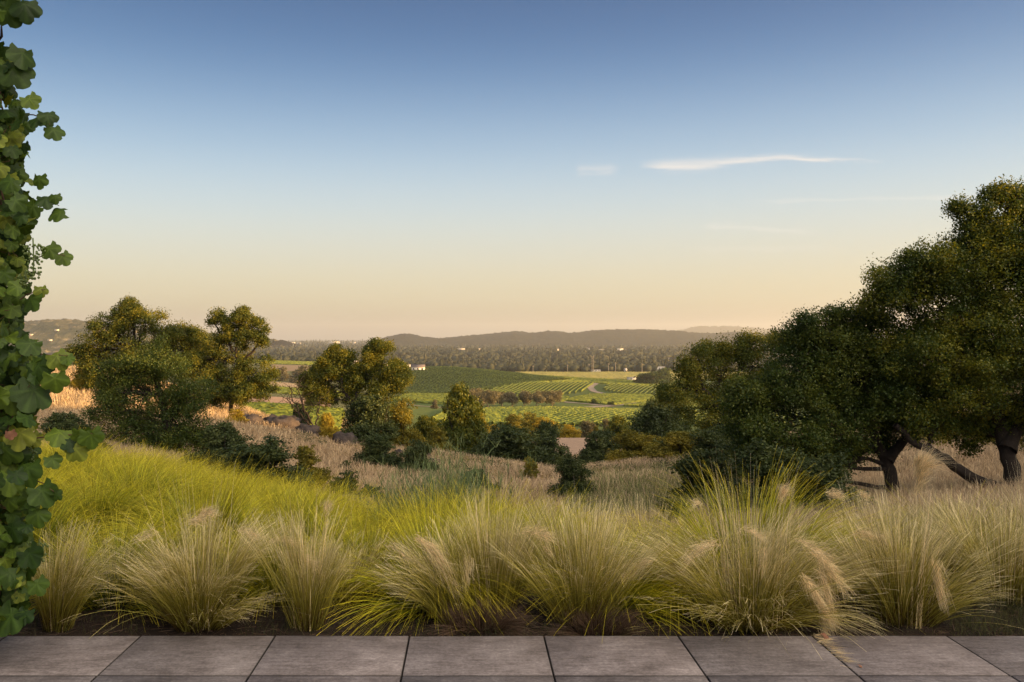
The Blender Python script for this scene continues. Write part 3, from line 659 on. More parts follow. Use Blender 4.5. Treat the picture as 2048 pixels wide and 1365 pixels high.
for k in range(90):
    q = at(rng.uniform(-20, 35), rng.uniform(90, 1240), YV - 0.1); tube(w, bez(q, q + rng.normal(0, 0.035, 3), rng.normal(0, 0.02, 3), 5), 0.0016, 4)
w.build('stem', M['vine_stem'], vine, smooth=True)
ico = None
def uv_ball(acc, c_, r_, nu=6, nv=5, **kw):
    th = np.linspace(0, math.pi, nv + 1)[1:-1]; ph = np.arange(nu) * 2 * math.pi / nu
    ring = np.array([[math.sin(a) * math.cos(b_), math.sin(a) * math.sin(b_), math.cos(a)] for a in th for b_ in ph])
    V = np.concatenate([[[0, 0, 1]], ring, [[0, 0, -1]]]); k = len(th)
    F3 = [(0, 1 + j, 1 + (j + 1) % nu) for j in range(nu)] + [(len(V) - 1, 1 + (k - 1) * nu + (j + 1) % nu, 1 + (k - 1) * nu + j) for j in range(nu)]
    F4 = [(1 + i * nu + j, 1 + (i + 1) * nu + j, 1 + (i + 1) * nu + (j + 1) % nu, 1 + i * nu + (j + 1) % nu) for i in range(k - 1) for j in range(nu)]
    acc.add(np.asarray(c_) + V * np.asarray(r_), [F3, F4], **kw)
for (gx, gy, w_, h_, nn_, dy) in ((66, 523, 26, 58, 110, -0.28), (50, 562, 18, 24, 34, -0.24), (50, 900, 34, 62, 120, -0.12), (78, 1105, 18, 34, 60, -0.14)):
    gacc = Acc(); c0 = at(gx, gy, YV + dy)
    for k in range(nn_):
        zz = rng.uniform(-1, 1); q = (1 - 0.55 * (0.5 - zz * 0.5)) * math.sqrt(rng.random()); a = rng.random() * 6.28
        uv_ball(gacc, c0 + np.array([math.cos(a) * q * w_ / F * YV, math.sin(a) * q * 0.05, zz * h_ / F * YV * 0.55]), 0.0062 * rng.uniform(0.7, 1.15))
    tube(gacc, [c0 + (0, 0, h_ / F * YV * 0.75), c0 + (0.004, 0, 0), c0 - (0, 0, h_ / F * YV * 0.5)], 0.0035, 5)
    gacc.build('grape_cluster', M['grape'], vine, smooth=True)
acc = Acc(); vine_leaves(acc, [at(20, 868, YV - 0.33)], [0.05], [np.array((0.3, -1, 0.2))], [np.array((0.2, 0, -1.0))])
o = acc.build('leaf', M['dead_leaf'], vine); o['label'] = 'small withered reddish brown leaf'

# ------------------------------------------------------------------ front row of feather grass
FG = 'pale feather grass clumps along the edge of the terrace'
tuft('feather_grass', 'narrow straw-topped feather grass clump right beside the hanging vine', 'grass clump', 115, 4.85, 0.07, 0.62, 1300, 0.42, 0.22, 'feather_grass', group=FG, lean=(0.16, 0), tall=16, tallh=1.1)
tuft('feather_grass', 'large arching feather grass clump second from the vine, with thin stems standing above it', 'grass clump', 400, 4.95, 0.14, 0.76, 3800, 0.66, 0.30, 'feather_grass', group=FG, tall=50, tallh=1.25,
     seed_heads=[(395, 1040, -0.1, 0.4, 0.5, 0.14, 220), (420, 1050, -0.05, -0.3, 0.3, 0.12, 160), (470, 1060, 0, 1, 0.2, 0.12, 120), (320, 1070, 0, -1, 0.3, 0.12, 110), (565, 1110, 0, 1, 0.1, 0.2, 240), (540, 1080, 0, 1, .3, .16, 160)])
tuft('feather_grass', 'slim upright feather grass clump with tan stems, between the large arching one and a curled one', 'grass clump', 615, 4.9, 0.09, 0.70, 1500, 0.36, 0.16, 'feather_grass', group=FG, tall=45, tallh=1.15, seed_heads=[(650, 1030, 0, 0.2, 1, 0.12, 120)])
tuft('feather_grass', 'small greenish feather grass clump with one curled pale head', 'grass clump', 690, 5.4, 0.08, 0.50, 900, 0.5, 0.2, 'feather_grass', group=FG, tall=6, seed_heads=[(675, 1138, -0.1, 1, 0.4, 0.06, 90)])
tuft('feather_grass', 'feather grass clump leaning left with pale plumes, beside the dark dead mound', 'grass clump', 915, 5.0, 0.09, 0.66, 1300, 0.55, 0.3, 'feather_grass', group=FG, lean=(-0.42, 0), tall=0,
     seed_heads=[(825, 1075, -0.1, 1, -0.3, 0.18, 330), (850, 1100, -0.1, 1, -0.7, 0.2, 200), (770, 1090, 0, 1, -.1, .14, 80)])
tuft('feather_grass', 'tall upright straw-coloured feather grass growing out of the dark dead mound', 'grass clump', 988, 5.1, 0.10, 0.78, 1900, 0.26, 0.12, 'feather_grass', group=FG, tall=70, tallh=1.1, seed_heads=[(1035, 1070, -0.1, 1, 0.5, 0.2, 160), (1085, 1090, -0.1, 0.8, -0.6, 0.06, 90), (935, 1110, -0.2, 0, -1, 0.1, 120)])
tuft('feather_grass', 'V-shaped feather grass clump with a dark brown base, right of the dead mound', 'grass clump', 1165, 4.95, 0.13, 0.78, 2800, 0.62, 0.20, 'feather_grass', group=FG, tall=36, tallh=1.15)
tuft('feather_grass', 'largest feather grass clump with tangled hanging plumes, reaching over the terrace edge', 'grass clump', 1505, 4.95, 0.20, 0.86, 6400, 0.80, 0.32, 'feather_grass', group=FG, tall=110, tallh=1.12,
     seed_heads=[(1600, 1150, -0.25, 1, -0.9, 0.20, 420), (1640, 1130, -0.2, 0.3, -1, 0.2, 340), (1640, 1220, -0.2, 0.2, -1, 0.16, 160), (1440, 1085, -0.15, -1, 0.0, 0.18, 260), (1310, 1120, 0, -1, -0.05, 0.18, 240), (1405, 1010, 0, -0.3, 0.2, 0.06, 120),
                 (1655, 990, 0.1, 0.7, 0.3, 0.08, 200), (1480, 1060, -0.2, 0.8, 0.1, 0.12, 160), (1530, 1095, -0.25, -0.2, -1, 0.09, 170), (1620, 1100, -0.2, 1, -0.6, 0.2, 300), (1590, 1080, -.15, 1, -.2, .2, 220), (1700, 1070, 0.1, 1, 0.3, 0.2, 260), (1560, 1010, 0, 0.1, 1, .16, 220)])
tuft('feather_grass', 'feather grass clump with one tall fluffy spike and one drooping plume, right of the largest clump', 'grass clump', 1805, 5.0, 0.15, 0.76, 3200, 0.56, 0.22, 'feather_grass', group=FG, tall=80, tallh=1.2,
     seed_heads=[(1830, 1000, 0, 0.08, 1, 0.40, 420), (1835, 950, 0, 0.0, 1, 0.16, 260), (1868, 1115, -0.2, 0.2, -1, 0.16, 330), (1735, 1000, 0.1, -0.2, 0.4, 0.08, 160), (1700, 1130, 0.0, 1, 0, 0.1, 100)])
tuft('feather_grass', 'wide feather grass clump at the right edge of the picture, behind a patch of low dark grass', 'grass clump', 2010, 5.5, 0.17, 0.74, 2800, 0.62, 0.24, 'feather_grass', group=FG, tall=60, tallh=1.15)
for (px_, Y_, h_, lb) in ((1900, 6.4, 0.82, 'pale feather grass clump of the back row under the oaks, left of the last one'), (2080, 6.8, 0.85, 'pale feather grass clump of the back row at the far right'),
                          (1735, 6.6, 0.8, 'pale feather grass clump of the back row behind the two big clumps'), (1290, 6.6, 0.74, 'thin feather grass clump with tall stems behind, left of the largest clump')):
    tuft('feather_grass', lb, 'grass clump', px_, Y_, 0.14, h_ * 0.9, 1700, 0.55, 0.22, 'feather_grass', group=FG, tall=60, tallh=1.15)
# green tussocks
GT = 'bright green arching tussocks behind the feather grass'
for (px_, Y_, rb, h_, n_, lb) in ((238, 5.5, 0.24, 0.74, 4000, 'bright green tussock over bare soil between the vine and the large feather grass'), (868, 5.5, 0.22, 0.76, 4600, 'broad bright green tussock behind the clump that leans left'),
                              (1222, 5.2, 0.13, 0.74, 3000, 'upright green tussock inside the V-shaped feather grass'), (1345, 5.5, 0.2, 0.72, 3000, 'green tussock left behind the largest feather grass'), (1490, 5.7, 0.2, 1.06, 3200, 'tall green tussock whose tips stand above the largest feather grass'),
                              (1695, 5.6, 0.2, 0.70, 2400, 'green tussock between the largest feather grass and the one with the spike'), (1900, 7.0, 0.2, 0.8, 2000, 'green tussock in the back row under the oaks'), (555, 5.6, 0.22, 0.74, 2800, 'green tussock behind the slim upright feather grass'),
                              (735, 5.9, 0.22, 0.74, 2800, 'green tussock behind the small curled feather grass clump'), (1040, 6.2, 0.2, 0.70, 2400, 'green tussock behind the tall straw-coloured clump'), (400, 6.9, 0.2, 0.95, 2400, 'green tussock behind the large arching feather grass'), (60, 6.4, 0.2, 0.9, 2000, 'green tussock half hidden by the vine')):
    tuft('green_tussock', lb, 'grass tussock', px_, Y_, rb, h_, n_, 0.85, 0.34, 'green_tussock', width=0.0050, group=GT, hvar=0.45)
tuft('dead_clump', 'dark brown dead grass mound between the left-leaning and the upright feather grass', 'dead grass', 960, 4.9, 0.15, 0.24, 2600, 1.0, 0.3, 'dead_straw', width=0.003)
tuft('dead_clump', 'dark brown dead grass at the foot of the V-shaped feather grass', 'dead grass', 1195, 4.82, 0.14, 0.24, 2400, 1.0, 0.3, 'dead_straw', width=0.003)
# the bank of green grass on the left: one mass
def mass(name, label, cat, samples, h, n_per, tilt, droop, matl, width, segs=5, rbase=0.2, hv=0.3):
    acc = Acc()
    for (x, y) in samples:
        z = Hs(x, y); a = rng.random(n_per) * 6.28; rr = np.sqrt(rng.random(n_per)); q = rr * rbase
        root = np.stack([x + np.cos(a) * q, y + np.sin(a) * q, np.full(n_per, z - 0.02)], 1); az = a + rng.normal(0, 0.5, n_per)
        pn = float(fbm(np.array([x / 1.3]), np.array([y / 1.3]), 77, 3)[0])
        blades(acc, root, az, tilt * rr * np.abs(rng.normal(0.8, 0.35, n_per)), h * (1 + 0.25 * pn) * rng.uniform(0.75, 1.2) * (1 - hv * rng.random(n_per)), width, droop * rng.uniform(0.3, 1.5, n_per), segs, 0.02, rnd=np.clip(rng.random(n_per) * 0.8 + 0.35 * pn + 0.1, 0, 1))
    return tag(acc.build(name, M[matl]), label, cat, kind='stuff')
smp = []
for Y_ in np.arange(7.4, 14.5, 0.58):
    x0 = (60 - VX) / F * Y_ - 0.6; xr = np.interp(Y_, [7.4, 9, 10.5, 12, 13, 14.5], [1300, 960, 780, 640, 520, 330]); x1 = (xr - VX) / F * Y_
    for x in np.arange(x0, x1, 0.60): smp.append((x + rng.normal(0, 0.14), Y_ + rng.normal(0, 0.12)))
mass('grass', 'bank of long yellow green grass sloping down from the vine', 'grass', smp, 0.84, 860, 0.98, 0.38, 'green_tussock', 0.0065, rbase=0.19)

# ------------------------------------------------------------------ dry grass on the slope, weeds, small growth
def scatter_grass(name, label, cat, n, Yr, pxr, h, matl, width, excl=None, tilt=0.5, cnt_pow=1.0, segs=3):
    ly = rng.uniform(math.log(Yr[0]), math.log(Yr[1]), n); Y_ = np.exp(ly); px = rng.uniform(pxr[0], pxr[1], n)
    x = (px - VX) / F * Y_; keep = fbm(x / 2.2, Y_ / 2.2, 31, 3) > -0.45
    if excl: keep &= ~excl(px, Y_)
    x, Y_ = x[keep], Y_[keep]; m_ = len(x); root = np.stack([x, Y_, H(x, Y_) - 0.02], 1)
    sc = 1 + 0.35 * fbm(x / 3, Y_ / 3, 32, 3)
    acc = Acc(); blades(acc, root, rng.random(m_) * 6.28, np.abs(rng.normal(0, tilt, m_)), h * sc * rng.uniform(0.5, 1.2, m_), width * Y_ / 20, 0.2 * rng.random(m_), segs, 0.04, wpow=0.5,
                       rnd=np.clip(0.5 + 0.3 * fbm(x / 4, Y_ / 4, 33, 3) + rng.normal(0, 0.2, m_), 0, 1))
    return tag(acc.build(name, M[matl]), label, cat, kind='stuff')
def excl1(px, Y): return (px < np.interp(Y, [7.4, 9, 10.5, 12, 13, 14.5, 15], [1300, 960, 780, 640, 520, 330, -500])) & (Y < 15)
scatter_grass('dry_grass', 'dry straw-coloured wild grass covering the slope', 'grass', 230000, (9.5, 30), (-150, 2300), 0.34, 'dry_grass', 0.009, excl1)
scatter_grass('dry_grass', 'dry tan grass on the slope and ridge beyond the first bushes', 'grass', 230000, (28, 125), (-150, 2300), 0.42, 'dry_grass', 0.011, lambda px, Y: poly_mask(px, Y, [(1040, 106), (1270, 106), (1290, 160), (1060, 160)]))
scatter_grass('weeds', 'low grey green weeds in the dry grass of the hollow', 'weeds', 26000, (18, 42), (1130, 1480), 0.4, 'weed_blade', 0.012)
scatter_grass('weeds', 'low dark green grass sprouting from the soil by the terrace edge', 'weeds', 5200, (4.62, 5.6), (-50, 2150), 0.09, 'edge_grass', 0.007)
scatter_grass('weeds', 'patch of low dark green grass at the right end of the terrace edge', 'weeds', 4500, (4.7, 5.6), (1900, 2250), 0.12, 'edge_grass', 0.007)
# low scrub dotted through the dry grass
def scrub(name, label, spots, size, matl, per=90, lsz=0.035):
    P = []; nb = []
    for x, y, sc in spots:
        k = int(per * sc); o = rng.normal(0, 1, (k, 3)); o /= np.linalg.norm(o, axis=1)[:, None]; q = rng.random(k)[:, None] ** 0.4; o[:, 2] = np.abs(o[:, 2])
        ra = size * sc * (y / 25) ** 0.35; P.append(o * q * (ra, ra, ra * 0.7) * rng.uniform(0.7, 1.3, 3) + (x, y, Hs(x, y) - 0.03)); nb.append(o)
    P = np.concatenate(P); acc = Acc(); leaves(acc, P, lsz * (P[:, 1:2] / 20) ** 0.6, nb=np.concatenate(nb)); return tag(acc.build(name, M[matl]), label, 'scrub', kind='stuff')
def spots(n, Yr, pxr, seed):
    Y_ = np.exp(rng.uniform(math.log(Yr[0]), math.log(Yr[1]), n)); x = (rng.uniform(*pxr, n) - VX) / F * Y_; k = fbm(x / 5, Y_ / 5, seed, 3) > 0.02
    return [(a, b_, c_) for a, b_, c_ in zip(x[k], Y_[k], rng.uniform(0.4, 1.5, k.sum()))]
scrub('scrub', 'low grey green scrub dotted through the dry grass of the hollow', spots(520, (16, 60), (1000, 1700), 61), 0.35, 'sage_leaf')
scrub('scrub', 'low brownish green scrub dotted over the dry slope', spots(700, (16, 65), (560, 1350), 62), 0.32, 'olive_leaf')
scrub('scrub', 'low dark scrub along the shaded foot of the left bushes', spots(160, (16, 40), (200, 760), 63), 0.35, 'brush_leaf')
scrub('scrub', 'small dark brush dotted over the middle slope', spots(240, (18, 62), (560, 1420), 66), 0.5, 'brush_leaf', per=260, lsz=0.045)
scrub('scrub', 'low scrub under and behind the big oaks', spots(200, (20, 60), (1550, 2150), 64), 0.4, 'sage_leaf')
# mulch and straw on the soil
n = 9000; Y_ = rng.uniform(4.6, 7.5, n); x = (rng.uniform(-100, 2200, n) - VX) / F * Y_; root = np.stack([x, Y_, H(x, Y_) + 0.006], 1)
acc = Acc(); blades(acc, root, rng.random(n) * 6.28, rng.uniform(1.3, 1.62, n), rng.uniform(0.02, 0.10, n), 0.004, 0.02, 3, 0.05)
tag(acc.build('straw', M['dead_straw']), 'fallen straw and mulch scattered over the dark soil', 'mulch', kind='stuff')
# broom-like plant and other upright plants
def broom(label, px, Y, n, h, sp, matl='broom_stem', width=0.005):
    p = gpt(px, Y); t = empty('broom_plant', p, label, 'plant'); acc = Acc()
    a = rng.random(n) * 6.28; q = rng.random(n) * sp * 0.5; root = np.stack([p[0] + np.cos(a) * q, p[1] + np.sin(a) * q, np.full(n, p[2])], 1)
    P = blades(acc, root, a, np.abs(rng.normal(0.3, 0.25, n)), h * rng.uniform(0.5, 1.1, n), width, 0.05, 6, 0.02)
    tips = P[:, 3:].reshape(-1, 3); tips = np.repeat(tips, 5, 0); m_ = len(tips)
    blades(acc, tips, rng.random(m_) * 6.28, np.abs(rng.normal(0.4, 0.25, m_)), h * rng.uniform(0.08, 0.2, m_), width * 0.6, 0.02, 2, 0.01)
    acc.build('stems', M[matl], t); return t
broom('grey green broom plant with fine upright twigs rising behind the green tussocks', 860, 9.0, 230, 0.95, 0.6, width=0.008)
broom('taller slanting grey green broom plant next to the first broom', 925, 9.6, 110, 1.25, 0.45, width=0.008)
broom('small green sapling with fine twigs at the left end of the broom plants', 800, 9.4, 50, 0.7, 0.4)

# ------------------------------------------------------------------ oaks
OAK = 'live oaks of the near slope'
tree('oak_tree', 'spreading dark oak with the slanting single trunk, left of the tallest oak', 'oak tree', [[(1790, 1000, 0), (1775, 930, 0.1), (1750, 880, 0.3), (1720, 800, 0.5), (1690, 740, 0.6)], [(1775, 920, 0.1), (1830, 850, 0.2), (1860, 780, 0.4)]],
     [(1640, 660, 52, 0), (1590, 672, 26, 0.2), (1700, 640, 40, 0.2), (1610, 760, 90, 0.2), (1540, 790, 62, 0.2), (1700, 760, 105, 0.4), (1510, 850, 52, 0), (1585, 880, 66, -0.2), (1680, 860, 70, -0.2), (1800, 790, 110, 0.3), (1770, 690, 85, 0.5), (1500, 905, 34, 0), (1560, 940, 30, 0, 0.8), (1760, 870, 50, 0.8), (1640, 925, 55, 0), (1575, 965, 40, 0), (1700, 905, 45, 0.3), (1500, 800, 45, 0.2), (1660, 700, 70, 0.2)],
     18, 0.044, 0.98, 80, r0=0.15, group=OAK, cr=0.20)
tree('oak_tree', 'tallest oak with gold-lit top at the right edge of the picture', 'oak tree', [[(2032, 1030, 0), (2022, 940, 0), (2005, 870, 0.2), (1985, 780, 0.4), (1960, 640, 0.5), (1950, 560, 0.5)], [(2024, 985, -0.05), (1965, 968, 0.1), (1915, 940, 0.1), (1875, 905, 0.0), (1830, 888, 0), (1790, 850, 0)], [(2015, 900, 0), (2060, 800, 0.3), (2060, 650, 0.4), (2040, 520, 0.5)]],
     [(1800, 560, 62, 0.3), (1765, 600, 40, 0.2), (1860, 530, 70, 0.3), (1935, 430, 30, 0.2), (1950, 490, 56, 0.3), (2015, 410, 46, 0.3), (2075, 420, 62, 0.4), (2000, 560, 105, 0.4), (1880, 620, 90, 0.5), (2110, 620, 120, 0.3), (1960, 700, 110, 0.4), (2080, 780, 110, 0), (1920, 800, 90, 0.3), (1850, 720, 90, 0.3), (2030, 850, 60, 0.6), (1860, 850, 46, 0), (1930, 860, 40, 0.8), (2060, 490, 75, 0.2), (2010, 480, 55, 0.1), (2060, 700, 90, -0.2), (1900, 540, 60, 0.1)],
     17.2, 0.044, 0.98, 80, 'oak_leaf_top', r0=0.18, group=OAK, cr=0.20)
tree('oak_tree', 'rounded oak with a sunlit right shoulder, left of the big dark oaks', 'oak tree', [[(1455, 895, 0), (1450, 840, 0), (1462, 790, 0.3), (1480, 740, 0.5)], [(1452, 840, 0), (1415, 790, -0.2), (1395, 750, 0)]],
     [(1395, 715, 30, 0), (1375, 735, 28, 0), (1430, 705, 34, 0.3), (1470, 700, 30, 0), (1505, 690, 27, 0.3), (1540, 690, 25, 0.3), (1520, 735, 48, 0.6), (1440, 760, 58, 0.4), (1365, 780, 40, -0.3), (1335, 785, 17, 0), (1400, 820, 44, 0), (1480, 800, 60, 0.4), (1440, 850, 42, 0), (1550, 770, 40, 0)],
     38, 0.07, 0.62, 60, 'oak_leaf_bright', r0=0.16, group=OAK, cr=0.30)
tree('oak_tree', 'broad oak with dark left side on the left skyline', 'oak tree', [[(255, 800, 0), (262, 750, 0), (270, 700, 0.3)], [(262, 760, 0), (320, 710, 0.3)]],
     [(185, 690, 40, 0), (165, 715, 26, 0), (215, 655, 30, 0.2), (255, 632, 30, 0.3), (262, 612, 12, 0.3), (295, 645, 32, 0.3), (250, 690, 58, 0.3), (320, 675, 42, 0.5), (355, 668, 20, 0.5), (345, 705, 50, 0.8), (200, 735, 45, 0.3), (290, 735, 60, 0.6), (385, 672, 16, 1), (395, 700, 38, 1), (180, 760, 30, 0)],
     60, 0.105, 0.66, 60, 'oak_leaf_bright', r0=0.22, group=OAK, cr=0.42)
tree('oak_tree', 'oak with an open airy top above a golden lower crown, on the left skyline', 'oak tree', [[(458, 800, 0), (468, 770, 0), (478, 735, 0), (470, 700, 0), (482, 670, 0)], [(474, 730, 0), (510, 700, 0.2), (520, 672, 0.2)], [(468, 705, 0), (440, 670, 0), (432, 640, 0)]],
     [(432, 636, 17, 0), (462, 638, 21, 0), (490, 642, 23, 0), (478, 628, 13, 0), (518, 655, 19, 0.2), (495, 668, 20, 0), (450, 672, 22, 0), (515, 680, 15, 0), (475, 690, 26, 0.2), (430, 690, 24, 0.3), (415, 720, 35, 0.5), (470, 735, 42, 0.3), (510, 745, 40, 0.2), (535, 765, 28, 0), (490, 780, 34, -0.2), (440, 760, 40, 0.4), (470, 782, 36, 0), (512, 785, 28, 0), (435, 790, 34, 0.3), (400, 755, 40, 0.5), (380, 735, 40, 0.8)],
     58, 0.10, 0.5, 46, 'oak_leaf_bright', r0=0.14, group=OAK, twigs=0.3, cr=0.33)
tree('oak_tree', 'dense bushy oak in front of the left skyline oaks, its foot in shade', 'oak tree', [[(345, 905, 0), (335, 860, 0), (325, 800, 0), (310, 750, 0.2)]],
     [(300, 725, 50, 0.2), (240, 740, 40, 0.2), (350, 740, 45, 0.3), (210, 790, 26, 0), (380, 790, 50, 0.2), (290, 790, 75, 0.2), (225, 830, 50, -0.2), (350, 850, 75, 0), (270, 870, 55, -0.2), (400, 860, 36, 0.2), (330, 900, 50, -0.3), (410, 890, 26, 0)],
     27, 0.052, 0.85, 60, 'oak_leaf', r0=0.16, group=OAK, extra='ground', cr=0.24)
tree('oak_tree', 'wind-shaped oak with two crowns and a bent trunk in the middle distance', 'oak tree', [[(712, 835, 0), (708, 815, 0), (690, 785, 0), (680, 762, 0), (690, 735, 0)], [(709, 815, 0), (714, 780, 0.2), (735, 745, 0.2), (748, 715, 0.2)], [(705, 805, 0), (760, 780, .3), (785, 765, .3)]],
     [(668, 708, 21, 0), (690, 716, 18, 0), (650, 725, 16, 0), (675, 735, 26, 0), (640, 745, 15, 0), (622, 762, 17, 0), (618, 780, 15, 0), (690, 762, 22, 0.3), (752, 692, 9, 0), (742, 702, 12, 0), (768, 696, 11, 0), (730, 725, 20, 0), (752, 735, 24, 0.2), (785, 740, 22, 0.2), (800, 755, 17, 0.2), (740, 760, 30, 0.3), (775, 780, 28, 0), (730, 795, 26, 0.3), (760, 805, 26, 0.2), (650, 775, 22, 0.4), (640, 805, 22, 0), (660, 790, 18, 0.4), (705, 740, 20, 0.4), (715, 765, 26, 0.3), (695, 785, 22, 0.5), (800, 735, 12, 0.1), (810, 760, 14, 0.1), (755, 712, 12, 0), (760, 760, 28, .4), (670, 752, 22, .4)],
     60, 0.10, 0.62, 50, 'oak_leaf_bright', r0=0.17, group=OAK, cr=0.36, twigs=0.3)
def bare_tree(label, base, tips, Y, r0, name='bare_tree', matl='pale_bark'):
    b0 = at(*base, Y); b0[2] = min(b0[2], Hs(b0[0], b0[1])); t = empty(name, b0, label, 'dead tree'); w = Acc()
    for (px, py) in tips:
        P = limb(w, b0, at(px, py, Y + rng.normal(0, 0.5)), r0, r0 * 0.3, 0.12, 12, 6)
        for k in range(9):
            q = P[rng.integers(4, 12)]; e = q + rng.normal(0, 1, 3) * (1, 0.6, 0.8) * Y * 0.008 + (0, 0, Y * 0.005)
            P2 = limb(w, q, e, r0 * 0.3, r0 * 0.1, 0.15, 6, 4)
            for _ in range(4): limb(w, P2[rng.integers(2, 6)], P2[-1] + rng.normal(0, 1, 3) * Y * 0.004, r0 * 0.1, r0 * 0.05, 0.1, 4, 3)
    w.build('branches', M[matl], t, smooth=True); return t
bare_tree('dark dead tree with bare crooked limbs reaching left, left of the two-crowned oak', (632, 825), [(578, 772), (566, 795), (600, 790), (598, 765), (640, 800)], 57, 0.075, matl='bark')

# ------------------------------------------------------------------ bushes
B_ = bush
B_('large dark green bush below the left rocks, at the top of the green grass bank', 520, 21, 180, 84, 'fine', 'brush_leaf')
B_('dark bush at the foot of the bushy oak, next to the green grass bank', 445, 23, 120, 90, 'fine', 'brush_leaf')
B_('brownish green bush at the right end of the large dark bush', 610, 23, 80, 72, 'mid', 'olive_leaf')
B_('dark bush under the first skyline oak behind the vine leaves', 130, 24, 110, 60, 'fine', 'brush_leaf')
B_('grey green bush just right of the vine', 175, 22, 80, 56, 'fine', 'brush_leaf')
B_('dark round bush below the boulders, left one of the pair', 757, 38, 84, 62, 'fine', 'brush_leaf')
B_('dark round bush below the boulders, right one of the pair', 833, 37, 78, 52, 'fine', 'brush_leaf')
B_('small dark bush in the dry grass just above the green tussocks, left of the broom', 680, 21, 66, 55, 'mid', 'brush_leaf')
B_('smaller sparse bush next to the small dark bush above the tussocks', 742, 21, 52, 38, 'coarse', 'brush_leaf')
B_('tiny green bush in the dry grass left of the bush pair', 690, 33, 24, 20, 'coarse', 'brush_leaf')
B_('low dark bush alone in the dry grass right of the broom plants', 952, 26, 84, 42, 'mid', 'brush_leaf')
B_('dark bush in the dry grass of the hollow, behind the thin straw stems', 1146, 25, 84, 72, 'fine', 'brush_leaf')
B_('small bright green bush at the edge of the hollow', 1060, 37, 30, 34, 'coarse', 'olive_leaf')
B_('wide dark bush in the hollow left of the bare clearing', 1015, 62, 150, 76, 'fine', 'brush_leaf')
B_('dark green bush with a raised top at the left corner of the clearing', 1095, 66, 76, 80, 'fine', 'brush_leaf')
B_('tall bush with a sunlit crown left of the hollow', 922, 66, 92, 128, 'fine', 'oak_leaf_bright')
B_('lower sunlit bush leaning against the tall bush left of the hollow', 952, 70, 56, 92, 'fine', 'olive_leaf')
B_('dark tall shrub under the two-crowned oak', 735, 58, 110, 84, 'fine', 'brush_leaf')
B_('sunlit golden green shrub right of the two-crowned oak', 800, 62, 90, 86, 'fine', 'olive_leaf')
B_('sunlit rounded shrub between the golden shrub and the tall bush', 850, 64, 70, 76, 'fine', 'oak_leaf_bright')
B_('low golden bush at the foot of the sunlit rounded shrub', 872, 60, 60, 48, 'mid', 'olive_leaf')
B_('golden broom bush between the left rocks', 652, 54, 40, 44, 'fine', 'gold_leaf')
B_('small golden bush by the left rocks under the airy oak', 470, 50, 44, 24, 'mid', 'gold_leaf')
B_('small ochre bush on the sunlit slope under the skyline oaks', 165, 60, 44, 40, 'mid', 'gold_leaf')
B_('green leafy shrub in front of the near left vineyard', 600, 70, 44, 44, 'coarse', 'brush_leaf')
B_('dark bush at the right corner of the clearing', 1195, 70, 80, 62, 'fine', 'brush_leaf')
B_('olive bush between the clearing corner and the dark twin-topped bush', 1270, 60, 110, 52, 'fine', 'olive_leaf')
B_('dark bush with two tops right of the clearing', 1310, 72, 110, 96, 'fine', 'brush_leaf')
B_('dark pointed bush top right of the clearing, below the rounded oak', 1338, 76, 70, 116, 'fine', 'brush_leaf')
B_('olive shrub below the rounded oak', 1360, 52, 100, 52, 'fine', 'olive_leaf')
B_('dark shrub at the foot of the rounded oak', 1425, 34, 110, 72, 'fine', 'brush_leaf')
B_('dark shrub between the rounded oak and the big dark oaks', 1490, 26, 120, 100, 'fine', 'brush_leaf')
B_('low dark shrub under the left branches of the big oaks', 1570, 20, 120, 70, 'mid', 'brush_leaf')
B_('dark shrub low in the hollow left of the big oaks, behind the tall green tussock', 1420, 21, 130, 92, 'mid', 'brush_leaf')
B_('dark spreading shrub right behind the largest feather grass', 1540, 16, 190, 120, 'fine', 'brush_leaf')
B_('dark shrub behind the right half of the largest feather grass', 1650, 15, 150, 100, 'fine', 'brush_leaf')
B_('pale dry bush on the slope behind the tallest oak trunk', 1935, 42, 110, 60, 'mid', 'gold_leaf')
B_('greyish bush on the slope seen between the oak trunks', 1860, 40, 80, 46, 'mid', 'olive_leaf')
B_('pale green low bush behind the slanting trunk', 1990, 34, 70, 44, 'mid', 'olive_leaf')
B_('small dark bush at the foot of the slanting trunk', 1690, 13.5, 100, 64, 'mid', 'brush_leaf')
B_('rounded dark green mound of grass left behind the largest feather grass', 1345, 15, 90, 54, 'fine', 'brush_leaf')
GB = 'sunlit bushes along the far rim of the clearing'
lbs = ['tall golden bush at the left end of the clearing rim', 'golden bush second along the clearing rim', 'golden bush third along the clearing rim', 'yellow bush fourth along the clearing rim', 'yellow bush in the middle of the clearing rim',
       'orange bush right of the middle of the clearing rim', 'grey twiggy bush on the clearing rim', 'small green tuft bush on the clearing rim', 'pale thin bush near the right end of the rim', 'small reddish bush left of the clearing behind the dark one']
for lb, (px_, Y_, w_, h_, m_) in zip(lbs, [(1028, 150, 66, 40, 'olive_leaf'), (1058, 155, 60, 44, 'olive_leaf'), (1084, 152, 44, 34, 'gold_leaf'), (1106, 158, 48, 34, 'olive_leaf'), (1132, 156, 36, 24, 'gold_leaf'),
                                           (1148, 156, 26, 20, 'gold_leaf'), (1175, 158, 34, 32, 'grey_leaf'), (1192, 150, 13, 20, 'olive_leaf'), (1212, 160, 30, 34, 'grey_leaf'), (985, 120, 50, 42, 'gold_leaf')]):
    B_(lb, px_, Y_, w_, h_, 'mid', m_, group=GB)
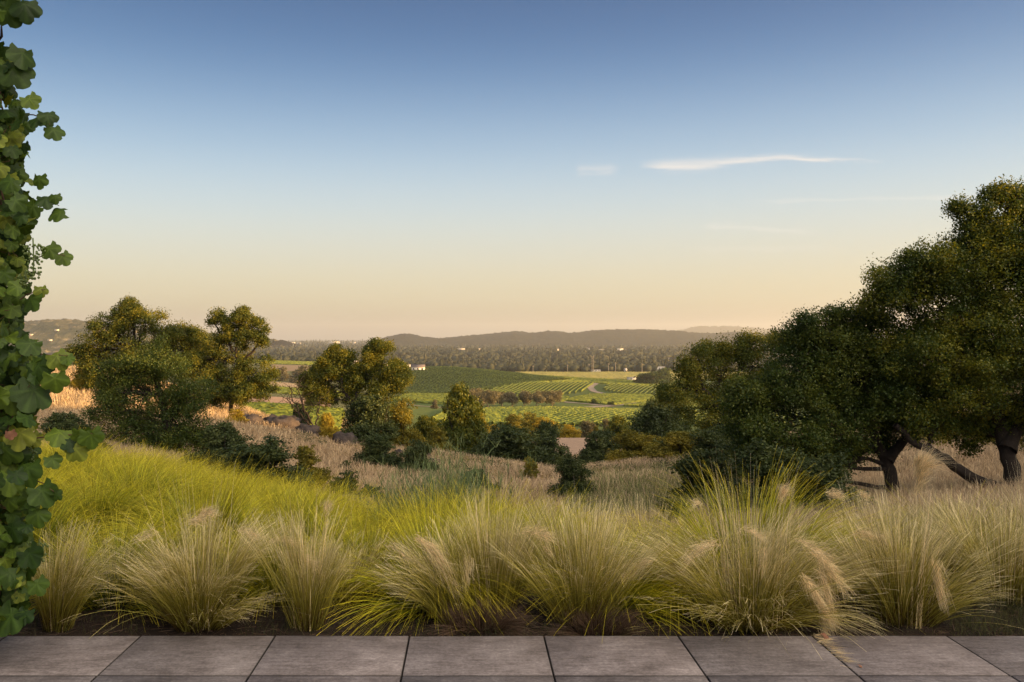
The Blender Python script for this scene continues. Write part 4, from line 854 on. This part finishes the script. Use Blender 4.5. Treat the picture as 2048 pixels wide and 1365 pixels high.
tree('small_tree', 'small slim tree with sunlit crown at the right end of the clearing', 'tree', [[(1237, 905, 0), (1238, 880, 0), (1236, 850, 0)]],
     [(1236, 848, 13, 0), (1228, 862, 12, 0), (1246, 860, 12, 0), (1238, 878, 15, 0), (1228, 892, 11, 0), (1245, 892, 11, 0)], 98, 0.17, 1.0, 22, 'oak_leaf_bright', r0=0.12, cr=0.42)
# row of pale oaks between the vineyards
rowg = 'line of pale leafless-looking oaks between the vineyards'
for k, (px_, w_, h_) in enumerate([(942, 50, 34), (975, 46, 32), (1003, 32, 28), (1024, 30, 27), (1047, 30, 30), (1073, 32, 30), (1104, 42, 29)]):
    Y_ = 545 + rng.normal(0, 6); p = gpt(px_, Y_)
    ord_ = ['leftmost', 'second', 'third', 'fourth', 'fifth', 'sixth', 'rightmost'][k]
    bb = [(px_ + rng.uniform(-0.28, 0.28) * w_, VY + (EYE - p[2]) * F / Y_ - h_ * rng.uniform(0.42, 0.78), w_ * rng.uniform(0.20, 0.3), rng.normal(0, 2)) for _ in range(7)]
    tree('oak_tree', ord_ + ' oak of the brownish row between the two vineyards', 'oak tree', [[(px_, VY + (EYE - p[2]) * F / Y_, 0), (px_ + 1, VY + (EYE - p[2]) * F / Y_ - h_ * 0.45, 0)]], bb, Y_, 0.6, 1.1, 14, 'grey_leaf', 'pale_bark', r0=0.45, group=rowg, cr=1.25, twigs=0.1)
for (px_, Y_, w_, h_, m_, lb) in ((1300, 1000, 52, 22, 'oak_leaf', 'dark oak clump beyond the ribbed vine rows'), (1325, 1020, 40, 24, 'oak_leaf', 'dark oak next to the clump beyond the ribbed vine rows'), (560, 900, 36, 24, 'grey_leaf', 'grey oak beside the far left field'), (600, 880, 40, 26, 'grey_leaf', 'grey oak behind the dead tree limbs'), (1190, 590, 16, 8, 'oak_leaf', 'small dark bush on the track below the vineyard'), (1222, 580, 14, 7, 'oak_leaf', 'small dark bush further right on the track'), (868, 470, 14, 14, 'grey_leaf', 'small grey tree below the field left of the pale oak row')):
    B_(lb, px_, Y_, w_, h_, 'coarse', m_, cat='tree', name='oak_tree')

# ------------------------------------------------------------------ rocks on the ridge
M['rock'] = plain_mat('rock', (0.055, 0.042, 0.036), 0.95, 0.8, 1.6, 1.0)
def rock(label, px, Y, w, h, name='boulder', dz=0.0, grp='dark boulders on the ridge'):
    p = gpt(px, Y); a = w / F * Y / 2; hh = h / F * Y
    th = np.linspace(0, math.pi, 13); ph = np.arange(22) * 2 * math.pi / 22
    TH, PH = np.meshgrid(th, ph, indexing='ij'); sx = np.sin(TH) * np.cos(PH); sy = np.sin(TH) * np.sin(PH); sz = np.cos(TH)
    sx = np.sign(sx) * np.abs(sx) ** 0.7; sz = np.sign(sz) * np.abs(sz) ** 0.65; sd_ = rng.integers(0, 999)
    nn = 0.95 + 0.5 * fbm(sx * 1.9 + sz, sy * 1.9 - sz * 1.3, sd_, 4) + 0.5 * (0.3 - np.abs(fbm(sx * 4 + sz * 2, sy * 4 + sz * 3, sd_ + 1, 4)))
    Vv = np.stack([sx * a * nn, sy * a * 0.8 * nn, sz * hh * 0.62 * nn + hh * 0.12], -1).reshape(-1, 3) + p - (0, 0, dz)
    i, j = np.meshgrid(np.arange(12), np.arange(22), indexing='ij'); Fc = np.stack([i * 22 + j, (i + 1) * 22 + j, (i + 1) * 22 + (j + 1) % 22, i * 22 + (j + 1) % 22], -1).reshape(-1, 4)
    o = build(name, Vv - p, Fc, M['rock']); o.location = Vector(p); return tag(o, label, 'boulder', grp)
for lb, px_, Y_, w_, h_ in [('long low dark rock at the left end of the ridge below the airy oak', 500, 52, 44, 22), ('broad rock ledge left of the golden broom bush', 560, 54, 70, 30), ('dark rock ledge touching the golden broom bush', 618, 54, 62, 26),
    ('big dark boulder right of the golden broom bush', 690, 53, 44, 32), ('flat rock behind the big dark boulder', 720, 57, 40, 16), ('upright grey boulder between the pair of dark bushes', 797, 46, 20, 22), ('small rock above the right dark bush', 820, 50, 20, 9),
    ('flat dark rock above the right dark bush', 842, 50, 30, 12), ('low dark rock at the right end of the ridge', 868, 45, 24, 14), ('small stone between the bush pair and the ridge end', 748, 50, 18, 12),
    ('reddish rock heap below the rounded oak, left piece', 1372, 68, 34, 20), ('reddish rock heap below the rounded oak, right piece', 1402, 66, 38, 24)]:
    rock(lb, px_, Y_, w_, h_)

# ------------------------------------------------------------------ vineyards
def vine_field(poly, spacing, ang, h=1.5, wd=0.8, step=1.3, jit=0.22, curve=0.0):
    """rows of trained vines over the field, returned one array set per row"""
    W = np.array([((px - VX) / F * Y, Y) for px, Y in poly]); c0 = W.mean(0); d = np.array([math.sin(R(ang)), math.cos(R(ang))]); nrm_ = np.array([d[1], -d[0]])
    ext = np.abs(W - c0).max() * 1.6; rows = []
    for k in np.arange(-ext, ext, spacing):
        sarr = np.arange(-ext, ext, step); pts = c0 + nrm_ * k + d * sarr[:, None] + nrm_ * (curve * (sarr / ext) ** 2 * ext)[:, None]
        px = VX + F * pts[:, 0] / pts[:, 1]; ins = poly_mask(px, pts[:, 1], poly)
        if ins.sum() < 3: continue
        idx = np.where(ins)[0]; pts = pts[idx]; n_ = len(pts)
        z = H(pts[:, 0], pts[:, 1]); prof = [(-0.22, 0.1), (-0.5, 0.6), (-0.32, 0.95), (0.0, 1.08), (0.32, 0.95), (0.5, 0.6), (0.22, 0.1)]
        Vv = np.stack([np.concatenate([pts + nrm_ * (a * wd), (z + b_ * h)[:, None]], 1) for a, b_ in prof], 1); Vv += rng.normal(0, jit, Vv.shape) * (1, 1, 0.8)
        q = len(prof); i = np.where(np.diff(idx) == 1)[0][:, None] * q; j = np.arange(q - 1)[None]
        Fc = np.stack([i + j, i + j + 1, i + q + j + 1, i + q + j], -1).reshape(-1, 4)
        rows.append((Vv.reshape(-1, 3), Fc))
    return rows
def field(label, poly, spacing, ang, matl='vineyard_leaf', **kw):
    acc = Acc()
    for Vv, Fc in vine_field(poly, spacing, ang, **kw): acc.add(Vv, Fc, rnd=rng.random(len(Vv)))
    return tag(acc.build('vineyard', M[matl]), label, 'vineyard', kind='stuff')
field('bright green vineyard strip in front of the pale oak row', [(860, 335), (1600, 335), (1700, 480), (1000, 475), (900, 440)], 3.0, 20, h=1.7, wd=1.1, jit=0.2)
field('green vines between the mound and the pale oak row', [(780, 570), (920, 560), (960, 600), (1130, 610), (1140, 700), (820, 760)], 2.6, 75)
field('triangular green vineyard between the tracks right of the pale oaks', [(1125, 640), (1230, 575), (1330, 700), (1290, 790), (1180, 770)], 2.6, 70)
field('narrow green vineyard below the right track', [(1245, 560), (1500, 520), (1500, 700), (1345, 690)], 2.6, 70)
field('ribbed vineyard on the low slope left of the sandy bend', [(960, 800), (1100, 720), (1172, 830), (1192, 960), (1060, 930)], 4.4, 12, curve=0.03, h=2.0, wd=1.1, jit=0.12)
field('dark green vineyard covering the rounded mound', [(800, 745), (880, 755), (1000, 850), (1140, 1010), (1040, 1070), (900, 1090), (800, 1060), (790, 900)], 4.0, -20, h=2.0, wd=1.3, step=1.6)
field('narrow vineyard between the mound and the ribbed slope', [(850, 790), (955, 810), (1050, 935), (1180, 985), (1150, 1010), (1010, 850)], 2.8, 60, step=1.6)
field('sunlit vineyard edge along the foot of the mound', [(1150, 1020), (1200, 965), (1380, 960), (1400, 1090), (1050, 1110)], 2.8, 80, step=1.8)
field('flat dull green vineyard in front of the woods', [(1060, 1230), (1310, 1130), (1500, 1150), (1500, 1480), (1030, 1500)], 3.2, 35, 'vineyard_pale', step=2.5)
field('far green vineyard beyond the left trees', [(480, 1340), (660, 1340), (660, 1560), (470, 1600)], 3.2, 30, step=2.5)
field('dark green vineyard low behind the dead tree', [(470, 560), (660, 560), (720, 700), (470, 730)], 2.8, 65)
field('bright green vineyard right behind the left ridge', [(440, 175), (680, 175), (690, 255), (440, 255)], 2.2, 68, h=1.7, wd=1.1, step=0.8, jit=0.25)
VR = 'curved ribs of sunlit vine rows right of the sandy bend'
for Vv, Fc in vine_field([(1206, 850), (1255, 770), (1420, 740), (1440, 960), (1215, 950)], 4.6, 16, h=2.2, wd=1.0, step=1.6, curve=0.03, jit=0.12):
    o0 = Vv.mean(0); o = build('vine_row', Vv - o0, Fc, M['vineyard_leaf'], attrs={'rnd': rng.random(len(Vv))}); o.location = Vector(o0)
    tag(o, 'sunlit vine row, one of the parallel ribs right of the sandy bend', 'vine row', VR)
# dirt tracks
M['track'] = plain_mat('track', (0.22, 0.175, 0.13), 0.95, 0.2, 0.3)
def track(pts, w, lift=0.25):
    W = np.array([((px - VX) / F * Y, Y) for px, Y in pts]); tt = np.linspace(0, len(W) - 1, len(W) * 14)
    Q = np.stack([np.interp(tt, np.arange(len(W)), W[:, k]) for k in range(2)], 1)
    for _ in range(6): Q[1:-1] = (Q[:-2] + Q[1:-1] * 2 + Q[2:]) / 4
    T = np.gradient(Q, axis=0); T /= np.linalg.norm(T, axis=1)[:, None]; Nn = np.stack([T[:, 1], -T[:, 0]], 1)
    V = []
    for a in (-0.5, -0.17, 0.17, 0.5):
        q = Q + Nn * w * a; V.append(np.concatenate([q, (H(q[:, 0], q[:, 1]) + lift)[:, None]], 1))
    V = np.stack(V, 1); n_ = len(Q); i = np.arange(n_ - 1)[:, None] * 4; j = np.arange(3)[None]
    Fc = np.stack([i + j, i + j + 1, i + 4 + j + 1, i + 4 + j], -1).reshape(-1, 4)
    return tag(build('dirt_road', V.reshape(-1, 3), Fc, M['track']), kind='structure')
track([(780, 700), (870, 735), (960, 790), (1050, 940), (1110, 1000), (1150, 1015)], 7)
track([(1195, 990), (1180, 900), (1188, 830), (1215, 800), (1260, 765)], 7)
track([(1105, 630), (1150, 600), (1215, 565), (1300, 660), (1420, 720)], 8)
track([(800, 520), (900, 500), (1000, 498), (1120, 505), (1225, 560)], 9)
track([(820, 860), (900, 960), (950, 1050), (1010, 1075)], 3)

# ------------------------------------------------------------------ woods of the plain
FARB = [('long low pale building far away on the left plain', 583, 687.5, 12, 2.4, 'flat'), ('second low pale building on the far left plain', 598, 688, 8, 2.0, 'flat'), ('wide pale warehouse in the far woods above the middle oak', 668, 687, 21, 4, 'flat'),
      ('small white building right of the far warehouse', 700, 688, 5, 3.4, 'gable'), ('white house at the far right of the warehouse group', 709, 688.5, 4, 4, 'gable'), ('low white building in the woods left of the hills', 922, 700, 18, 2.4, 'flat'), ('small white building beside it in the woods', 957, 700, 8, 2, 'flat'),
      ('lone small white building in the middle woods', 1115, 702, 5, 3.2, 'gable'), ('pale house in the woods right of the middle', 1177, 701, 7, 3.4, 'gable'), ('row building in the woods left of the bright house', 1205, 702, 14, 3, 'flat'), ('bright cream house standing out in the woods', 1241, 704, 11, 6.5, 'flat'),
      ('small annex right of the bright cream house', 1252, 704, 4, 4, 'gable'), ('tiny white house in the right woods', 1292, 701, 3, 3.4, 'gable'), ('small white house in the upper middle woods', 1067, 694, 4, 3, 'gable'), ('tiny white house high in the woods before the hills', 1147, 692, 3, 3, 'gable'), ('small cream house low in the right woods', 1340, 722, 5, 4.5, 'gable')]
NEARB = [('pale long building seen left of the rounded oak', 1322, 1560, 24, 8, 'flat'), ('pale flat roofed building behind the flat vineyard', 1192, 1520, 18, 3.2, 'flat'), ('small white shed at the flat vineyard edge', 1252, 1500, 4, 4, 'gable'),
      ('pale low barn between the flat vineyard and the ribbed rows', 1268, 1120, 22, 3.5, 'flat')]
def near_building(px, Y):
    m_ = np.zeros(px.shape, bool)
    for b_ in FARB: Yb = F * 63.6 / (b_[2] - VY); m_ |= (np.abs(px - b_[1]) < b_[3] * 0.55 + 1) & (Y > Yb * 0.8) & (Y < Yb * 1.01)
    for b_ in NEARB: m_ |= (np.abs(px - b_[1]) < b_[3] * 0.6) & (Y > b_[2] - 120) & (Y < b_[2] + 14)
    return m_
def blob_tree_proto(kind):
    nu, nv = 7, 5; th = np.linspace(0, math.pi, nv + 1); ph = np.arange(nu) * 2 * math.pi / nu
    TH, PH = np.meshgrid(th, ph, indexing='ij'); r_ = 1 + 0.28 * rng.normal(0, 1, TH.shape)
    if kind == 'cone': rad_ = np.interp(TH, [0, math.pi * 0.85, math.pi], [0.02, 0.42, 0.1]) * r_; z = 1 - TH / math.pi * 0.98
    else: rad_ = 0.55 * np.sin(TH) * r_; z = 0.5 + 0.5 * np.cos(TH) * (1 + 0.1 * rng.normal(0, 1, TH.shape))
    V = np.stack([rad_ * np.cos(PH), rad_ * np.sin(PH), z], -1).reshape(-1, 3)
    i, j = np.meshgrid(np.arange(nv), np.arange(nu), indexing='ij'); Fc = np.stack([i * nu + j, (i + 1) * nu + j, (i + 1) * nu + (j + 1) % nu, i * nu + (j + 1) % nu], -1).reshape(-1, 4)
    return V, Fc
PRO = [blob_tree_proto('round') for _ in range(7)] + [blob_tree_proto('cone') for _ in range(4)]
def wood(label, n, Yr, pxr, hr, excl=None, cone=0.25, matl='wood_far', zf=None, power=1.0, thresh=-0.35, sc=300):
    a, b_ = 1 / Yr[1] ** power, 1 / Yr[0] ** power; Y_ = (1 / rng.uniform(a, b_, n)) ** (1 / power); px = rng.uniform(pxr[0], pxr[1], n); x = (px - VX) / F * Y_
    keep = fbm(x / sc, Y_ / sc, 51, 3) > thresh
    if excl: keep &= ~excl(px, Y_)
    keep &= ~near_building(px, Y_)
    x, Y_ = x[keep], Y_[keep]; z = (zf or H)(x, Y_); acc = Acc(); m_ = len(x); kinds = np.where(rng.random(m_) < cone, rng.integers(7, 11, m_), rng.integers(0, 7, m_)); hh = rng.uniform(*hr, m_)
    for k in range(11):
        s_ = np.where(kinds == k)[0]
        if not len(s_): continue
        Vp, Fp = PRO[k]; wd = hh[s_] * (rng.uniform(0.7, 1.6, len(s_)) if k < 7 else rng.uniform(0.6, 0.95, len(s_))); H_ = hh[s_] * (1.0 if k < 7 else 1.5)
        V = np.stack([Vp[None, :, 0] * wd[:, None] + x[s_, None], Vp[None, :, 1] * wd[:, None] + Y_[s_, None], Vp[None, :, 2] * H_[:, None] + z[s_, None] - 0.5], -1)
        V += rng.normal(0, 0.05, V.shape) * hh[s_, None, None]
        acc.add(V.reshape(-1, 3), (Fp[None] + (np.arange(len(s_)) * len(Vp))[:, None, None]).reshape(-1, 4), rnd=np.repeat(rng.random(len(s_)), len(Vp)))
    return tag(acc.build('woods', M[matl]), label, 'woods', kind='stuff')
def ex_plain(px, Y): return poly_mask(px, Y, [(1020, 1400), (1500, 1400), (1500, 1515), (1020, 1515)]) | poly_mask(px, Y, [(440, 1500), (670, 1500), (690, 1660), (440, 1660)]) | poly_mask(px, Y, [(1080, 2500), (1180, 2500), (1180, 2800), (1060, 2800)]) | poly_mask(px, Y, [(700, 1500), (860, 1500), (850, 1700), (690, 1700)]) | poly_mask(px, Y, [(1030, 1750), (1090, 1750), (1080, 1850), (1030, 1850)])
wood('dark woods and orchards spread over the plain', 9000, (1510, 4200), (200, 2300), (4, 15), ex_plain, 0.12)
wood('far woods of the plain running up to the hills', 13000, (2600, 9000), (200, 2300), (6, 20), None, 0.2, power=1.0)
wood('tall trees standing up from the far left skyline', 900, (6500, 11000), (480, 960), (14, 30), None, 0.5, thresh=-0.1, sc=500)
wood('near edge of the woods behind the vineyards', 620, (1515, 1640), (860, 2200), (8, 15), ex_plain, 0.1, thresh=-0.8)
wood('scrub and trees beyond the left vineyard', 300, (1610, 1800), (450, 900), (6, 12), None, 0.15, thresh=-0.8)

# ------------------------------------------------------------------ far buildings
M['wall_cream'] = plain_mat('wall_cream', (0.72, 0.62, 0.50), 0.8, 0.06, 0.5); M['roof_pale'] = plain_mat('roof_pale', (0.45, 0.38, 0.32), 0.8, 0.15, 0.5)
M['roof_dark'] = plain_mat('roof_dark', (0.14, 0.11, 0.10), 0.8, 0.2, 0.5); M['glass_dark'] = plain_mat('glass_dark', (0.03, 0.035, 0.045), 0.2, 0.1, 0.5, spec=0.5)
def house(name, label, px, py, Y, w_px, hw, depth, roof='gable', matw='wall_cream', matr='roof_pale', wings=0, grp=None, lift=None):
    """py = foot of the building in the photograph"""
    x = (px - VX) / F * Y; z = g_ = Hs(x, Y) if lift is None else lift
    Wd = w_px / F * Y; t = empty(name, (x, Y, z), label, 'building', grp); a = Acc(); bx_ = x - Wd / 2
    box(a, -Wd / 2 + x, Wd / 2 + x, Y, Y + depth, min(g_, z) - 1, z + hw)
    if roof == 'gable':
        a.add([(x - Wd / 2, Y, z + hw), (x - Wd / 2, Y + depth, z + hw), (x - Wd / 2, Y + depth / 2, z + hw + depth * 0.22), (x + Wd / 2, Y, z + hw), (x + Wd / 2, Y + depth, z + hw), (x + Wd / 2, Y + depth / 2, z + hw + depth * 0.22)], [(0, 1, 2), (3, 5, 4)])
    a.build('wall', M[matw], t)
    r_ = Acc(); e = 0.6
    if roof == 'gable':
        for sgn, y0_ in ((-1, Y - e), (1, Y + depth + e)):
            zz = z + hw - 0.25; zt = z + hw + depth * 0.22 + 0.1
            V = [(x - Wd / 2 - e, y0_, zz), (x + Wd / 2 + e, y0_, zz), (x + Wd / 2 + e, Y + depth / 2, zt), (x - Wd / 2 - e, Y + depth / 2, zt)]
            V += [(p_[0], p_[1], p_[2] + 0.25) for p_ in V]; r_.add(V, [(0, 1, 2, 3), (7, 6, 5, 4), (0, 4, 5, 1), (1, 5, 6, 2), (2, 6, 7, 3), (3, 7, 4, 0)])
    else: box(r_, x - Wd / 2 - e, x + Wd / 2 + e, Y - e, Y + depth + e, z + hw, z + hw + 0.5)
    r_.build('roof', M[matr], t)
    nwin = max(2, int(Wd / 5))
    for k in range(nwin):
        wx = x - Wd / 2 + (k + 0.5) * Wd / nwin; q = Acc(); box(q, wx - 0.8, wx + 0.8, Y - 0.12, Y + 0.1, z + hw * 0.35, z + hw * 0.8); q.build('window', M['glass_dark'], t)
    return t
hs = [('large cream house with a gabled roof at the left end of the mound crest', 836, 737, 1010, 26, 5.0, 12), ('low cream outbuilding just left of the large cream house on the mound', 812, 736, 1020, 14, 3.6, 9), ('cream house with a small tower behind the outbuilding on the mound', 812, 728, 1250, 16, 5, 10),
      ('white-walled house seen between the two crowns of the middle oak', 705, 722, 1500, 22, 4.0, 12), ('white house right of the top of the middle oak', 770, 722, 1450, 12, 5.5, 10), ('small house with a white gable right of the mound houses', 890, 729, 1350, 10, 3.5, 8),
      ('small cream shed near the far left vineyard', 641, 719, 1600, 9, 4, 8)]
for lb, px_, py_, Y_, w_, hw_, d_2 in hs: house('house', lb, px_, py_, Y_, w_, hw_, d_2, matr='roof_dark' if 'gable' in lb else 'roof_pale')
for lb, px_, py_, w_, h_, roof in FARB:
    Y_ = F * 63.6 / (py_ - VY); house('building', lb, px_, py_, Y_, w_, h_ / F * Y_, min(40, 0.6 * w_ / F * Y_ + 6), roof, matr='roof_pale' if roof == 'flat' else 'roof_dark')
for lb, px_, Y_, w_, h_, roof in NEARB: house('building', lb, px_, 0, Y_, w_, h_, 12, roof)
# houses on the left hill
for lb, px_, py_ in [('pale villa high on the hazy left hill', 115, 664), ('second pale house lower on the hazy left hill', 100, 684), ('pale house near the vine leaves on the hazy left hill', 62, 672)]:
    hv = HV['hill3']; pxs = VX + F * hv[:, 0] / hv[:, 1]; pys = VY - F * (hv[:, 2] - EYE) / hv[:, 1]; ok = hv[:, 1] < 4550
    k = np.argmin(np.where(ok, (pxs - px_) ** 2 + (pys - py_) ** 2, 1e9)); house('house', lb, VX + F * hv[k, 0] / (hv[k, 1] - 14), 0, hv[k, 1] - 14, 7, 6, 12, 'flat', lift=hv[k, 2] + 1)
# utility poles
PG = 'utility poles along the road by the woods'; M['pole'] = plain_mat('pole', (0.42, 0.34, 0.26), 0.8, 0.15, 2)
for k, (px_, Y_, h_, lb) in enumerate([(1187, 1500, 30, 'tallest pale pole in front of the woods'), (1184, 1520, 26, 'pole standing close to the tallest one'), (1231, 1490, 18, 'pole right of the tallest pair'), (1284, 1440, 18, 'pole near the right end of the flat vineyard'), (1178, 1530, 14, 'short pole left of the tallest one'), (1135, 1500, 14, 'short pole left of the middle of the flat vineyard'), (1066, 1480, 13, 'leftmost pole, by the shoulder of the mound'), (1217, 1510, 15, 'short pole between the tallest pair and its right neighbour')]):
    p = gpt(px_, Y_); t = empty('utility_pole', p, lb, 'utility pole', PG); a = Acc(); hh = h_ / F * Y_ * 1.15; tube(a, [p, p + (0, 0, hh)], [0.3, 0.2], 6); a.build('pole', M['pole'], t)
    a = Acc(); box(a, p[0] - 1.6, p[0] + 1.6, p[1] - 0.5, p[1] - 0.3, p[2] + hh * 0.88, p[2] + hh * 0.88 + 0.35); a.build('crossarm', M['pole'], t)

# ------------------------------------------------------------------ small things on the terrace
acc = Acc(); vine_leaves(acc, [np.array(((1652 - VX) / F * 4.52, 4.52, 0.018))], [0.055], [np.array((0.2, -0.3, 1))], [np.array((1, 0.2, 0))])
o = acc.build('fallen_leaf', M['dead_leaf']); tag(o, 'curled reddish brown leaf lying on the terrace edge under the hanging plume', 'leaf')
acc = Acc(); vine_leaves(acc, [np.array(((1720 - VX) / F * 4.13, 4.13, 0.012))], [0.022], [np.array((0.2, -0.3, 1))], [np.array((1, 0.2, 0))])
o = acc.build('fallen_leaf', M['dead_leaf']); tag(o, 'tiny pale leaf lying alone in the middle of a slab', 'leaf')
acc = Acc(); n = 200; f_ = rng.random(n) ** 1.6; px = 1630 + f_ * 60 + rng.normal(0, 5, n); Y_ = F * EYE / (597 + f_ * 52 + rng.normal(0, 3, n)); root = np.stack([(px - VX) / F * Y_, Y_, np.full(n, 0.006)], 1)
blades(acc, root, rng.normal(-0.9, 0.5, n), rng.uniform(1.35, 1.57, n), rng.uniform(0.03, 0.09, n), 0.0016, 0.0, 3, 0.05)
tag(acc.build('straw', M['feather_head']), 'loose pale straw blown over the slab joint below the largest feather grass', 'straw', kind='stuff')

# ------------------------------------------------------------------ haze
HZ = 5.6e-5
s = NT('haze'); pv_ = s.n('ShaderNodeVolumePrincipled', {'Color': (0.93, 0.95, 0.95, 1), 'Density': HZ, 'Anisotropy': 0.3})
s.n('ShaderNodeOutputMaterial', {'Volume': pv_.outputs[0]})
a = Acc(); box(a, -17600, 17600, -17600, 17600, -95, 270); tag(a.build('haze', s.m), 'thin evening haze over the plain', 'haze', kind='stuff')
